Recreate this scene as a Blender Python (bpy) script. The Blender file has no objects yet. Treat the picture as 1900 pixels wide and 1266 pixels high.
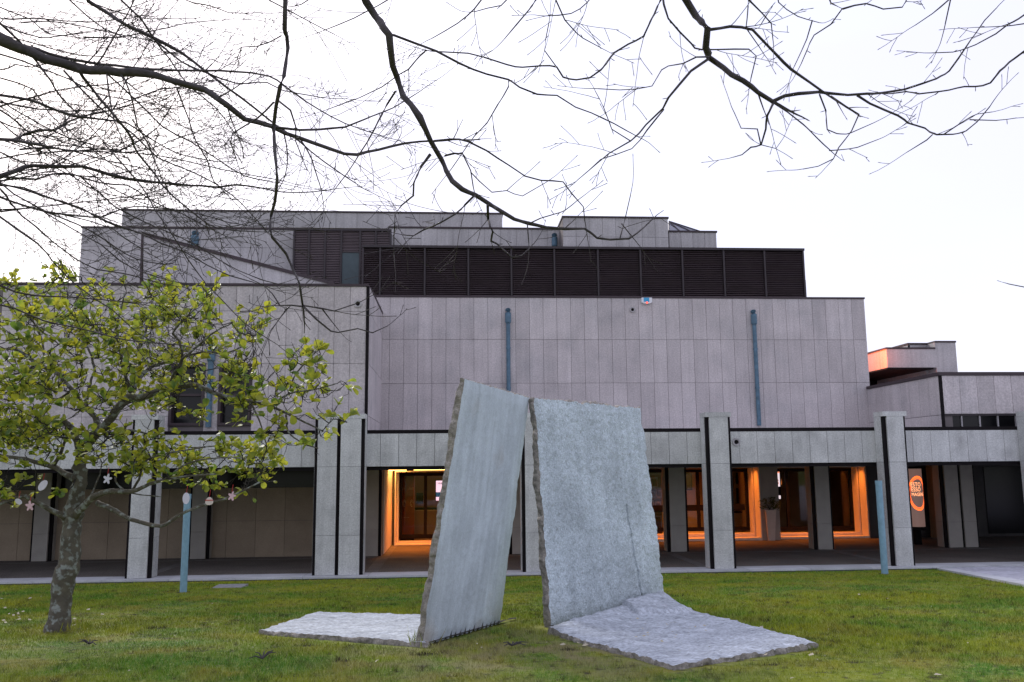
import bpy, bmesh, math, random
import numpy as np
from mathutils import Vector, Matrix, noise
random.seed(7); rng = np.random.default_rng(7)
S = bpy.context.scene; COL = S.collection
PI = math.pi
# ------------------------------------------------------------------ camera
EYE = 2.45; F = 1612.0; PITCH, YAW, ROLL = 0.144994, 0.0661653, -0.00866835
def _rows():
    cr, sr, cp, sp, c, s = math.cos(ROLL), math.sin(ROLL), math.cos(PITCH), math.sin(PITCH), math.cos(YAW), math.sin(YAW)
    Ry = Matrix(((c, -s, 0), (s, c, 0), (0, 0, 1))); M = Matrix(((1, 0, 0), (0, 0, -1), (0, 1, 0)))
    P = Matrix(((1, 0, 0), (0, cp, sp), (0, -sp, cp))); Q = Matrix(((cr, -sr, 0), (sr, cr, 0), (0, 0, 1)))
    return Q @ P @ M @ Ry
RM = _rows(); RT = RM.transposed(); EYEV = Vector((0, 0, EYE))
cd = bpy.data.cameras.new('camera'); cam = bpy.data.objects.new('camera', cd); COL.objects.link(cam)
cd.sensor_width = 36; cd.lens = F / 1900 * 36; cd.clip_end = 3000; cd.clip_start = 0.05
cam.matrix_world = Matrix.Translation(EYEV) @ (RT @ Matrix(((1, 0, 0), (0, -1, 0), (0, 0, -1)))).to_4x4()
S.camera = cam
# ------------------------------------------------------------------ world and sun
SUN_EL, SUN_AZ = math.radians(33), math.radians(-28)      # sun stands behind the building, a little left
w = bpy.data.worlds.new('World'); S.world = w; w.use_nodes = True
nt = w.node_tree; nt.nodes.clear(); N = nt.nodes.new; Lk = nt.links.new
out = N('ShaderNodeOutputWorld'); bg = N('ShaderNodeBackground'); bg.inputs[1].default_value = 0.125
sky = N('ShaderNodeTexSky'); sky.sky_type = 'NISHITA'; sky.sun_disc = False; sky.sun_elevation = SUN_EL
sky.sun_rotation = SUN_AZ; sky.air_density = 1.2; sky.dust_density = 2.5; sky.ozone_density = 2.0
tc = N('ShaderNodeTexCoord'); mp = N('ShaderNodeMapping'); mp.inputs['Scale'].default_value = (1, 1, 3.2)
ns = N('ShaderNodeTexNoise'); ns.inputs['Scale'].default_value = 1.3; ns.inputs['Detail'].default_value = 7; ns.inputs['Distortion'].default_value = .5
rp = N('ShaderNodeValToRGB'); rp.color_ramp.elements[0].position = .15; rp.color_ramp.elements[1].position = .62
rp.color_ramp.elements[0].color = (.64, .64, .64, 1); rp.color_ramp.elements[1].color = (.92, .92, .92, 1)
mx = N('ShaderNodeMix'); mx.data_type = 'RGBA'; mx.inputs[7].default_value = (2.42, 2.38, 2.92, 1)
Lk(tc.outputs['Generated'], mp.inputs[0]); Lk(mp.outputs[0], ns.inputs['Vector']); Lk(ns.outputs[0], rp.inputs[0])
Lk(rp.outputs[0], mx.inputs[0]); Lk(sky.outputs[0], mx.inputs[6]); Lk(mx.outputs[2], bg.inputs[0]); Lk(bg.outputs[0], out.inputs[0])
sd = bpy.data.lights.new('sun', 'SUN'); sd.energy = 0.9; sd.angle = math.radians(20); sd.color = (1, .95, .88)
sun = bpy.data.objects.new('sun', sd); COL.objects.link(sun)
dv = Vector((math.sin(SUN_AZ) * math.cos(SUN_EL), math.cos(SUN_AZ) * math.cos(SUN_EL), math.sin(SUN_EL)))
sun.rotation_euler = dv.to_track_quat('Z', 'Y').to_euler(); sun.location = dv * 60
S.view_settings.view_transform = 'Standard'; S.view_settings.look = 'None'; S.view_settings.gamma = 1
S.view_settings.use_curve_mapping = False; S.view_settings.exposure = 1.66
S.render.engine = 'CYCLES'; S.cycles.max_bounces = 6; S.cycles.transparent_max_bounces = 12

# ------------------------------------------------------------------ helpers
def ray(x, y): return RT @ Vector(((x - 950) / F, (y - 633) / F, 1))
def at(x, y, Y):
    d = ray(x, y); return d * (Y / d.y) + EYEV
def PX(x, Y, y=830): return at(x, y, Y).x
def PZ(y, Y, x=900): return at(x, y, Y).z
def lawn_z(Y): return .72 - .064 * (max(Y, 7.0) - 8.5)
def onlawn(x, y, dz=0.0):
    d = ray(x, y); t = (.72 + .544 + dz - EYE) / (d.z + .064 * d.y); p = EYEV + d * t
    if p.y < 7: t = (lawn_z(7) + dz - EYE) / d.z; p = EYEV + d * t
    return p
def tag(o, label=None, cat=None, group=None, kind=None):
    if label: o['label'] = label
    if cat: o['category'] = cat
    if group: o['group'] = group
    if kind: o['kind'] = kind
    return o
def thing(name, label, cat, loc, group=None):
    o = bpy.data.objects.new(name, None); COL.objects.link(o); o.location = loc; o.empty_display_size = .2
    return tag(o, label, cat, group)
def link(name, me, parent=None):
    o = bpy.data.objects.new(name, me); COL.objects.link(o)
    if parent is not None:
        o.parent = parent
        if parent.type == 'EMPTY': o.matrix_parent_inverse = Matrix.Translation(-Vector(parent.location))
    return o
def mesh(name, verts, faces, mat, parent=None, smooth=False):
    me = bpy.data.meshes.new(name); me.from_pydata([tuple(v) for v in verts], [], faces); me.materials.append(mat)
    if smooth: me.shade_smooth()
    me.update(); return link(name, me, parent)
class MB:
    def __init__(s): s.v = []; s.f = []
    def box(s, x0, x1, y0, y1, z0, z1):
        n = len(s.v); s.v += [(x, y, z) for z in (z0, z1) for y in (y0, y1) for x in (x0, x1)]
        s.f += [tuple(n + i for i in q) for q in ((0, 2, 3, 1), (4, 5, 7, 6), (0, 1, 5, 4), (2, 6, 7, 3), (0, 4, 6, 2), (1, 3, 7, 5))]
        return s
    def prism(s, pts, off):
        n = len(s.v); k = len(pts); off = Vector(off)
        s.v += [tuple(p) for p in pts] + [tuple(Vector(p) + off) for p in pts]
        s.f.append(tuple(n + i for i in range(k))); s.f.append(tuple(n + k + i for i in reversed(range(k))))
        for i in range(k): j = (i + 1) % k; s.f.append((n + j, n + i, n + k + i, n + k + j))
        return s
    def tube(s, pts, rad, sides=6, cap=True):
        n = len(s.v); m = len(pts)
        for i, p in enumerate(pts):
            a = Vector(pts[max(i - 1, 0)]); b = Vector(pts[min(i + 1, m - 1)]); t = (b - a)
            t = t.normalized() if t.length > 1e-9 else Vector((0, 0, 1))
            u = t.cross(Vector((.13, .31, .94))); 
            if u.length < .05: u = t.cross(Vector((1, 0, 0)))
            u.normalize(); q = t.cross(u); r = rad[i] if hasattr(rad, '__len__') else rad
            for k in range(sides):
                a_ = 2 * PI * k / sides; s.v.append(tuple(Vector(p) + (u * math.cos(a_) + q * math.sin(a_)) * r))
        for i in range(m - 1):
            for k in range(sides):
                k2 = (k + 1) % sides; s.f.append((n + i * sides + k, n + i * sides + k2, n + (i + 1) * sides + k2, n + (i + 1) * sides + k))
        if cap and sides > 2:
            s.f.append(tuple(n + k for k in reversed(range(sides)))); s.f.append(tuple(n + (m - 1) * sides + k for k in range(sides)))
        return s
    def build(s, name, mat, parent=None, smooth=False):
        o = mesh(name, s.v, s.f, mat, parent, smooth)
        if smooth: pass
        bm = bmesh.new(); bm.from_mesh(o.data); bmesh.ops.recalc_face_normals(bm, faces=bm.faces); bm.to_mesh(o.data); bm.free()
        return o
_unit = {}
def unit_box(mat):
    if mat.name not in _unit:
        m = MB().box(-.5, .5, -.5, .5, -.5, .5); me = bpy.data.meshes.new('panel_' + mat.name)
        me.from_pydata(m.v, [], m.f); me.materials.append(mat); _unit[mat.name] = me
    return _unit[mat.name]
def slab_piece(name, x0, x1, y0, y1, z0, z1, mat, parent):
    o = link(name, unit_box(mat), parent); o.location = ((x0 + x1) / 2, (y0 + y1) / 2, (z0 + z1) / 2)
    o.scale = (abs(x1 - x0), abs(y1 - y0), abs(z1 - z0)); return o
def panels(parent, xs, zs, Y, mat, name='stone_panel', gap=.009, th=.03):
    for j in range(len(zs) - 1):
        for i in range(len(xs) - 1):
            d = random.uniform(-.0025, .0025)
            slab_piece(name, xs[i] + gap / 2, xs[i + 1] - gap / 2, Y + d, Y + th, zs[j] + gap / 2, zs[j + 1] - gap / 2, mat, parent)
def lin(a, b, n): return [a + (b - a) * i / n for i in range(n + 1)]

# ------------------------------------------------------------------ materials
def mat(name, col, rough=.8, var=0, vscale=6, var2=0, v2scale=60, bump=0, bscale=40, rnd=0, metal=0, spec=.35, streak=0, col2=None, c2scale=2, c2lo=.5, c2hi=.62, stretch=None):
    m = bpy.data.materials.new(name); m.use_nodes = True; t = m.node_tree; b = t.nodes['Principled BSDF']
    b.inputs['Roughness'].default_value = rough; b.inputs['Metallic'].default_value = metal; b.inputs['Specular IOR Level'].default_value = spec
    N = t.nodes.new; L = t.links.new; g = N('ShaderNodeNewGeometry'); pos = g.outputs['Position']
    if stretch:
        mpn = N('ShaderNodeMapping'); mpn.inputs['Scale'].default_value = stretch; L(pos, mpn.inputs[0]); pos = mpn.outputs[0]
    base = N('ShaderNodeRGB'); base.outputs[0].default_value = (*col, 1); cur = base.outputs[0]
    def noi(sc, vec=None, det=4):
        n = N('ShaderNodeTexNoise'); n.inputs['Scale'].default_value = sc; n.inputs['Detail'].default_value = det; L(vec or pos, n.inputs['Vector']); return n.outputs[0]
    def mul(cur, val, amt):
        mr = N('ShaderNodeMapRange'); mr.inputs[1].default_value = .25; mr.inputs[2].default_value = .75
        mr.inputs[3].default_value = 1 - amt; mr.inputs[4].default_value = 1 + amt; L(val, mr.inputs[0])
        mm = N('ShaderNodeVectorMath'); mm.operation = 'SCALE'; L(cur, mm.inputs[0]); L(mr.outputs[0], mm.inputs[3]); return mm.outputs[0]
    if col2:
        r = N('ShaderNodeMapRange'); r.inputs[1].default_value = c2lo; r.inputs[2].default_value = c2hi; L(noi(c2scale, det=6), r.inputs[0])
        x = N('ShaderNodeMix'); x.data_type = 'RGBA'; L(r.outputs[0], x.inputs[0]); L(cur, x.inputs[6]); x.inputs[7].default_value = (*col2, 1); cur = x.outputs[2]
    if var: cur = mul(cur, noi(vscale), var)
    if var2: cur = mul(cur, noi(v2scale, det=2), var2)
    if streak:
        mpn = N('ShaderNodeMapping'); mpn.inputs['Scale'].default_value = (9, 9, .5); L(g.outputs['Position'], mpn.inputs[0]); cur = mul(cur, noi(1, mpn.outputs[0], 5), streak)
    if rnd:
        oi = N('ShaderNodeObjectInfo'); cur = mul(cur, oi.outputs['Random'], rnd)
    L(cur, b.inputs['Base Color'])
    if bump:
        bp = N('ShaderNodeBump'); bp.inputs['Strength'].default_value = bump; bp.inputs['Distance'].default_value = .02
        L(noi(bscale, det=8), bp.inputs['Height']); L(bp.outputs[0], b.inputs['Normal'])
    return m
def emis(name, col, s):
    m = bpy.data.materials.new(name); m.use_nodes = True; b = m.node_tree.nodes['Principled BSDF']
    b.inputs['Base Color'].default_value = (*col, 1); b.inputs['Emission Color'].default_value = (*col, 1); b.inputs['Emission Strength'].default_value = s; return m
M_STONE = mat('grey_granite', (.49, .495, .48), .75, var=.10, vscale=3, var2=.22, v2scale=30, rnd=.05, streak=.10, bump=.2, bscale=60, col2=(.36, .36, .35), c2scale=1.7, c2lo=.5, c2hi=.75)
M_PINK = mat('pinkish_granite', (.485, .44, .44), .75, var=.10, vscale=1.6, var2=.2, v2scale=26, rnd=.06, streak=.09, bump=.2, bscale=60, col2=(.40, .375, .38), c2scale=1.1, c2lo=.5, c2hi=.75)
M_UPPER = mat('upper_granite', (.41, .39, .395), .8, var=.16, vscale=1.2, var2=.16, v2scale=20, rnd=.05, streak=.12)
M_BEIGE = mat('brown_granite', (.31, .245, .175), .8, var=.12, vscale=2, var2=.12, v2scale=50, rnd=.06)
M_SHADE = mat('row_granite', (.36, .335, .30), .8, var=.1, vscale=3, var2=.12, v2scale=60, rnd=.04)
M_JOINT = mat('joint_dark', (.16, .14, .14), .95)
M_BLACK = mat('dark_bronze', (.009, .007, .008), .7, var=.2, vscale=5, spec=.12)
M_TRIM = mat('brown_trim', (.045, .03, .035), .5, var=.15, vscale=5)
M_LOUV = mat('brown_louver', (.11, .082, .09), .55, var=.15, vscale=3)
M_LMUL = mat('louver_mullion', (.035, .026, .030), .5)
M_PIPE = mat('blue_pipe', (.085, .155, .215), .55, var=.3, vscale=8, streak=.1)
M_POST = mat('blue_post', (.19, .33, .41), .5, var=.16, vscale=12, streak=.1)
M_WHITE = mat('white_plastic', (.75, .75, .78), .5)
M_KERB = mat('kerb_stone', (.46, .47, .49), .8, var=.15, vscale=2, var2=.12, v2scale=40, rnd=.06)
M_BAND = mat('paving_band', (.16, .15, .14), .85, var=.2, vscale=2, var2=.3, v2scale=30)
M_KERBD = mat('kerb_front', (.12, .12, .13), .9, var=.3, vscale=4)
M_FLOOR = mat('pebble_paving', (.13, .115, .10), .9, var=.2, vscale=1.2, var2=.55, v2scale=28, bump=.6, bscale=30)
M_SETT = mat('sett_paving', (.40, .40, .45), .85, var=.15, vscale=1.2, var2=.3, v2scale=9, bump=.5, bscale=14)
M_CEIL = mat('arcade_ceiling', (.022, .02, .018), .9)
M_WALLIN = mat('interior_wall', (.48, .32, .16), .8, var=.08, vscale=2)
M_WOOD = mat('interior_wood', (.30, .15, .06), .6, var=.2, vscale=4, stretch=(8, 8, .6))
M_DESK = mat('desk_laminate', (.50, .36, .16), .5, var=.06, vscale=3)
M_REVEAL = mat('reveal_stone', (.78, .70, .60), .8, var=.06, vscale=5)
M_PICT = mat('picture_dark', (.05, .04, .035), .5, var=.5, vscale=9)
M_POT = mat('planter_clay', (.62, .56, .50), .7, var=.06, vscale=8)
M_BARK = mat('dark_bark', (.062, .054, .055), .9, var=.35, vscale=14, bump=.4, bscale=60)
M_MBARK = mat('lichen_bark', (.095, .085, .065), .9, var=.35, vscale=9, col2=(.22, .24, .22), c2scale=15, c2lo=.52, c2hi=.62, bump=.9, bscale=22)
M_MTWIG = mat('magnolia_twig', (.032, .028, .024), .9, var=.3, vscale=20)
M_SLABS = mat('sawn_granite', (.47, .53, .57), .8, var=.17, vscale=1.6, var2=.13, v2scale=60, streak=.16, bump=.25, bscale=70, col2=(.40, .36, .31), c2scale=1.1, c2lo=.56, c2hi=.80)
M_SLABR = mat('split_granite', (.46, .525, .555), .85, var=.22, vscale=1.2, var2=.34, v2scale=52, streak=.12, bump=.9, bscale=48, col2=(.25, .26, .25), c2scale=26, c2lo=.60, c2hi=.74)
M_SLABE = mat('broken_edge', (.25, .23, .20), .9, var=.4, vscale=12, var2=.3, v2scale=60, bump=1, bscale=25)
M_SLABG = mat('ground_slab', (.40, .43, .47), .85, var=.3, vscale=3.5, var2=.4, v2scale=22, bump=1, bscale=20, stretch=(1, 2.4, 1))
M_SOIL_SHADE = mat('soil_and_shade', (.022, .017, .013), .95, var=.5, vscale=12, bump=1, bscale=30)  # planter and post soil, also the painted shade strips under the stones
M_PETAL = mat('pale_petal', (.36, .32, .23), .7, rnd=.1)
M_ORN = mat('ornament_white', (.62, .60, .68), .6)
M_RED = mat('red_ribbon', (.5, .04, .04), .6)
M_COVER = mat('cover_stone', (.22, .22, .22), .9, var=.3, vscale=10)

def leafmat(name, c1, c2, sc=3):
    m = bpy.data.materials.new(name); m.use_nodes = True; t = m.node_tree; N = t.nodes.new; L = t.links.new
    t.nodes.clear(); o = N('ShaderNodeOutputMaterial'); g = N('ShaderNodeNewGeometry'); n = N('ShaderNodeTexNoise'); n.inputs['Scale'].default_value = sc; n.inputs['Detail'].default_value = 3
    L(g.outputs['Position'], n.inputs['Vector']); r = N('ShaderNodeMapRange'); r.inputs[1].default_value = .35; r.inputs[2].default_value = .65; L(n.outputs[0], r.inputs[0])
    mxx = N('ShaderNodeMix'); mxx.data_type = 'RGBA'; L(r.outputs[0], mxx.inputs[0]); mxx.inputs[6].default_value = (*c1, 1); mxx.inputs[7].default_value = (*c2, 1)
    d = N('ShaderNodeBsdfPrincipled'); d.inputs['Roughness'].default_value = .45; tr = N('ShaderNodeBsdfTranslucent'); ms = N('ShaderNodeMixShader'); ms.inputs[0].default_value = .5
    L(mxx.outputs[2], d.inputs['Base Color'])
    hs = N('ShaderNodeHueSaturation'); hs.inputs['Value'].default_value = 1.7; hs.inputs['Hue'].default_value = .485; L(mxx.outputs[2], hs.inputs['Color']); L(hs.outputs[0], tr.inputs[0])
    L(d.outputs[0], ms.inputs[1]); L(tr.outputs[0], ms.inputs[2]); L(ms.outputs[0], o.inputs[0]); return m
M_LEAF = leafmat('magnolia_leaf', (.09, .165, .025), (.33, .34, .03), 5)
M_LEAFD = leafmat('planter_leaf', (.03, .06, .015), (.05, .08, .02))
def grassmat(name, gain):
    m = bpy.data.materials.new(name); m.use_nodes = True; t = m.node_tree; N = t.nodes.new; L = t.links.new; b = t.nodes['Principled BSDF']
    b.inputs['Roughness'].default_value = .8; b.inputs['Specular IOR Level'].default_value = .15
    g = N('ShaderNodeNewGeometry')
    def noi(sc, det=5, st=(1, 1, .15)):
        mpn = N('ShaderNodeMapping'); mpn.inputs['Scale'].default_value = st; L(g.outputs['Position'], mpn.inputs[0])
        n = N('ShaderNodeTexNoise'); n.inputs['Scale'].default_value = sc; n.inputs['Detail'].default_value = det; L(mpn.outputs[0], n.inputs['Vector']); return n.outputs[0]
    def rng_(v, lo, hi):
        r = N('ShaderNodeMapRange'); r.inputs[1].default_value = lo; r.inputs[2].default_value = hi; L(v, r.inputs[0]); return r.outputs[0]
    def mixc(f, a, b_):
        x = N('ShaderNodeMix'); x.data_type = 'RGBA'; L(f, x.inputs[0])
        for i, c in ((6, a), (7, b_)):
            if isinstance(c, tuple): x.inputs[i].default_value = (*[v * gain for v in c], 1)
            else: L(c, x.inputs[i])
        return x.outputs[2]
    c = mixc(rng_(noi(.55), .40, .62), (.085, .22, .014), (.31, .33, .014))
    c = mixc(rng_(noi(1.7), .48, .66), c, (.27, .25, .03))
    c = mixc(rng_(noi(4.5), .50, .75), c, (.04, .10, .010))
    c = mixc(rng_(noi(22, 4), .46, .72), c, (.36, .40, .10))
    vd = N('ShaderNodeVectorMath'); vd.operation = 'DISTANCE'; vd.inputs[1].default_value = (.8, 8.6, .7); L(g.outputs['Position'], vd.inputs[0])
    wv = N('ShaderNodeMapRange'); wv.inputs[1].default_value = 2.6; wv.inputs[2].default_value = .6; L(vd.outputs['Value'], wv.inputs[0])
    mw_ = N('ShaderNodeMath'); mw_.operation = 'MULTIPLY'; L(wv.outputs[0], mw_.inputs[0]); L(rng_(noi(3.1, 5), .38, .58), mw_.inputs[1])
    c = mixc(mw_.outputs[0], c, (.30, .27, .12))
    c = mixc(rng_(noi(9, 5), .56, .70), c, (.075, .065, .025)); c = mixc(rng_(noi(2.3, 6, (1, 1.6, .1)), .63, .69), c, (.05, .04, .02))
    L(c, b.inputs['Base Color']); return m
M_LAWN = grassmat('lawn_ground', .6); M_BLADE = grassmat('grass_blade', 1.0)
def glassmat(name, tint, refl):
    m = bpy.data.materials.new(name); m.use_nodes = True; t = m.node_tree; t.nodes.clear(); N = t.nodes.new; L = t.links.new
    o = N('ShaderNodeOutputMaterial'); tr = N('ShaderNodeBsdfTransparent'); tr.inputs[0].default_value = (*tint, 1)
    gl = N('ShaderNodeBsdfGlossy'); gl.inputs['Roughness'].default_value = .03; fr = N('ShaderNodeFresnel'); fr.inputs[0].default_value = refl
    ms = N('ShaderNodeMixShader'); L(fr.outputs[0], ms.inputs[0]); L(tr.outputs[0], ms.inputs[1]); L(gl.outputs[0], ms.inputs[2]); L(ms.outputs[0], o.inputs[0]); return m
M_GLASS = glassmat('clear_glass', (.85, .85, .85), 1.45)
M_DGLASS = mat('dark_glass', (.008, .008, .009), .15, spec=.25)

# ------------------------------------------------------------------ ground
def sheet(name, xs, ys, zf, m, kind='structure'):
    v = [(x, y, zf(x, y)) for y in ys for x in xs]; n = len(xs)
    f = [(j * n + i, j * n + i + 1, (j + 1) * n + i + 1, (j + 1) * n + i) for j in range(len(ys) - 1) for i in range(n - 1)]
    o = mesh(name, v, f, m, smooth=True); o['kind'] = kind; return o
def gz(x, y):
    if y > 20.8: return -.16
    return lawn_z(y) + .02 * noise.noise(Vector((x * .35, y * .35, 0))) * (1 if y < 19 else 0)
xs = [-900, -300, -100, -40] + lin(-24, 24, 96) + [40, 100, 300, 900]
ys = [-300, -80, -20] + lin(-4, 20.78, 100) + [20.8, 40, 100, 300, 1500]
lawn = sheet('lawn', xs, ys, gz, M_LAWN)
def bank(a, b, t): return (a[0] + (b[0] - a[0]) * t, a[1] + (b[1] - a[1]) * t)
PATH_A = (11.55, 20.74); PATH_B = (9.98, 15.1)
pdx = (PATH_B[0] - PATH_A[0]) / (PATH_B[1] - PATH_A[1])
def path_edge(y): return PATH_A[0] + (y - PATH_A[1]) * pdx
v = []; f = []
yy = lin(20.74, -6, 40)
for y in yy:
    for k in range(9): v.append((path_edge(y) + .34 + (34 * k / 8), y, lawn_z(y) + .035 + (.0 if y < 20.7 else .02)))
for j in range(len(yy) - 1):
    for k in range(8): a = j * 9 + k; f.append((a, a + 9, a + 10, a + 1))
tag(mesh('path', v, f, M_SETT), kind='structure')
edge = thing('path_kerb', 'pale stone edging between the lawn and the paved path at right', 'kerb', (11.0, 18.8, .1))
for i in range(24):
    y0, y1 = 20.72 - i * .9, 20.72 - (i + 1) * .9 + .012
    p = [(path_edge(y0), y0, lawn_z(y0) - .1), (path_edge(y0) + .34, y0, lawn_z(y0) - .1), (path_edge(y1) + .34, y1, lawn_z(y1) - .1), (path_edge(y1), y1, lawn_z(y1) - .1)]
    MB().prism(p, (0, 0, .15 + random.uniform(-.002, .002))).build('kerb_stone', M_KERB, edge)

# ------------------------------------------------------------------ building
YP, YB, YW, YR, YM, YD = 21.0, 21.5, 21.95, 25.35, 26.0, 29.3
BLD = thing('museum_building', 'long low granite building with dark louvered top storey and open pillared arcade', 'building', (3, 25, 0))
def part(mb, name, m, parent=None, **k): 
    o = mb.build(name, m, parent or BLD, **k); return o
ZT = PZ(797, YB); ZBT = PZ(803.5, YB); ZBB = PZ(864, YB)       # trim top, beam stone top, beam bottom
ZCEIL = ZBB + .02
# -- podium / arcade floor
fl = part(MB().box(-30, 34, 21.55, 29.6, -.12, .0), 'arcade_floor', M_FLOOR)
for (x0, x1, y0, y1) in ((-30, 34, 25.0, 25.2), (-2.15, -1.85, 21.56, 29.2), (6.0, 6.25, 21.56, 29.0), (10.8, 11.05, 21.56, 29.0), (-7.4, -7.15, 21.56, 25.3)):
    slab_piece('paving_band', x0, x1, y0, y1, -.02, .004 if y1 < 25.3 and x1 - x0 > 5 else .0065, M_BAND, fl).name = 'paving_band'
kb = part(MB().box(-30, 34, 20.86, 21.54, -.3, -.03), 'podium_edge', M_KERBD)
x = -14.0
while x < 33:
    slab_piece('edge_stone', x + .006, x + 1.494, 20.82, 21.545, -.035, .006 + random.uniform(-.001, .001), M_KERB, kb); x += 1.5
# -- pillars: (px left, px right) of every front slab
def pillar(slabs_x, Yf, zt, m, side, row2=False, capz=.12, zj=None):
    xa, xb = slabs_x[0][0], slabs_x[-1][1]; D = .5
    c = part(MB().box(xa - .075, xb + .075, Yf + .07, Yf + D - .01, 0.01, zt - capz), 'pillar', M_BLACK)
    zs = zj or [0.01, .92, ZBB, zt - capz]
    for (a, b) in slabs_x:
        for k in range(len(zs) - 1): slab_piece('stone_slab', a, b, Yf, Yf + .058, zs[k] + .003, zs[k + 1] - .003, m, c)
    for s in (-1, 1):
        xe = xa - .077 if s < 0 else xb + .077
        for k in range(len(zs) - 1): slab_piece('stone_slab', xe, xe + s * .014, Yf + .15, Yf + D - .008, zs[k] + .003, zs[k + 1] - .003, m, c)
    if capz > 0: slab_piece('cap_stone', xa - .092, xb + .092, Yf - .003, Yf + D - .01, zt - capz + .002, zt, m, c)
    return c
ROW = [[(-102, -67)], [(243, 278)], [(587, 623), (630, 668)], [(975, 1011)], [(1322, 1357)], [(1656, 1687)], [(1930, 1958), (1964, 1990)], [(2288, 2318)], [(2620, 2650)]]
ROWX = []
for sl in ROW:
    xx = [(PX(a, YP, 930), PX(b, YP, 930)) for a, b in sl]; ROWX.append(xx)
    mid = (sl[0][0] + sl[-1][1]) / 2
    pillar(xx, YP, PZ(767, YP, 850), M_STONE, 0)
# -- second row of pillars
ROW2 = [[(64, 92)], [(356, 384)], [(640, 668), (674, 702)], [(950, 967)], [(1243, 1272)], [(1515, 1541)], [(1757, 1782), (1787, 1810)], [(2037, 2062)], [(2312, 2337)]]
R2X = []
for sl in ROW2:
    xx = [(PX(a, YR, 945), PX(b, YR, 945)) for a, b in sl]; R2X.append(xx)
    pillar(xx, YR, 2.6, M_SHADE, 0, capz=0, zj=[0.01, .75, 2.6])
# -- beam over each bay
def bayx(i): return ROWX[i][-1][1] - .02, ROWX[i + 1][0][0] + .02
bx = [(-14.5, ROWX[0][0][0] - .067)] + [bayx(i) for i in range(8)] + [(ROWX[8][-1][1] + .067, 34)]
for (a, b) in bx:
    bm_ = part(MB().box(a, b, YB + .03, YB + .42, ZBB + .0, ZBT), 'arcade_beam', M_JOINT)
    n = max(2, round((b - a) / .46)); panels(bm_, lin(a, b, n), [ZBB - .004, ZBT], YB, M_STONE)
    tr = slab_piece('coping_trim', a, b, YB - .004, YB + .5, ZBT + .001, ZT, M_BLACK, BLD)
    slab_piece('soffit_band', a, b, YB + .06, YB + .40, ZBB - .09, ZBB - .006, M_BLACK, BLD)
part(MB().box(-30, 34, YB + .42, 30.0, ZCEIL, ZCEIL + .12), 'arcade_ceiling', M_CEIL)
part(MB().box(-30, 34, YB + .43, YM + .3, ZBT - .1, ZBT - .02), 'arcade_roof', M_UPPER)

# -- main wall
xm0, xm1 = PX(706, YM, 670), PX(1611, YM, 670)
zj = [PZ(799, YM, 950), PZ(711.3, YM, 950), PZ(630.2, YM, 950), PZ(552.5, YM, 950)]
xw = xm1
zw = [zj[0] - .05] + zj[1:]
mw = part(MB().box(xm0 - 4, xw, YM + .03, YM + .5, ZBT - .03, zj[3]), 'main_wall', M_JOINT)
n = 37; panels(mw, lin(xm0 - 1.0, xw, n + 1), zw, YM, M_PINK)
slab_piece('coping_trim', xm0 - 4, xw + .02, YM - .02, YM + .55, zj[3] + .002, zj[3] + .055, M_TRIM, BLD)
part(MB().box(xw - .4, xw - .001, YM + .5, YM + 12, 2.7, zj[3]), 'main_wall_return', M_PINK)
part(MB().box(xm0 - 4, xw - .01, YM + .5, YM + 12, zj[3] - .2, zj[3] - .02), 'flat_roof', M_UPPER)

# -- left wing
xl1 = PX(682, YW, 660); xl0 = -15.5
zl = [ZBT, PZ(771.5, YW, 680), PZ(675, YW, 680), PZ(578, YW, 680), PZ(532, YW, 680)]
WIN = [(314, 379), (405, 467)]
wxs = [(PX(a, YW, 740), PX(b, YW, 740)) for a, b in WIN]; wz0, wz1 = PZ(790, YW, 400), zl[2]
lw = part(MB().box(xl0, wxs[0][0], YW + .03, YW + .4, zl[0], zl[4]).box(wxs[0][1], wxs[1][0], YW + .03, YW + .4, zl[0], wz1).box(wxs[1][1], xl1 - .05, YW + .03, YW + .4, zl[0], wz1)
          .box(wxs[0][0], xl1 - .05, YW + .03, YW + .4, wz1, zl[4]).box(wxs[0][0], wxs[0][1], YW + .03, YW + .4, zl[0], wz0).box(wxs[1][0], wxs[1][1], YW + .03, YW + .4, zl[0], wz0), 'left_wing', M_JOINT)
pw = .40
def wing_panels(a, b, zs): panels(lw, lin(a, b, max(1, round((b - a) / pw))), zs, YW, M_PINK)
wing_panels(-11.2, wxs[0][0], zl[:4]); wing_panels(wxs[0][1], wxs[1][0], [zl[0], wz1]); wing_panels(wxs[1][1], xl1 - .05, zl[:3])
wing_panels(wxs[0][0], xl1 - .05, zl[2:4]); wing_panels(-11.2, xl1 - .05, zl[3:])
for (a, b) in wxs:
    wf = part(MB().box(a, a + .07, YW - .03, YW + .3, wz0, wz1).box(b - .07, b, YW - .03, YW + .3, wz0, wz1).box(a + .07, b - .07, YW - .03, YW + .3, wz1 - .07, wz1)
              .box(a + .07, b - .07, YW - .03, YW + .3, wz0, wz0 + .07).box(a + .07, b - .07, YW + .1, YW + .16, (wz0 + wz1) / 2 - .03, (wz0 + wz1) / 2 + .03), 'window', M_TRIM)
    slab_piece('pane', a + .07, b - .07, YW + .2, YW + .21, wz0 + .07, wz1 - .07, M_DGLASS, wf)
slab_piece('coping_trim', xl0, xl1, YW - .03, YW + .45, zl[4] + .002, zl[4] + .065, M_TRIM, BLD)
slab_piece('corner_trim', xl1 - .05, xl1 + .02, YW - .02, YW + .06, zl[0], zl[4], M_BLACK, BLD)
sw = part(MB().box(xl1 - .35, xl1 - .002, YW + .4, YM, zl[0] - .1, zl[4]), 'wing_side_wall', M_JOINT)
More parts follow.
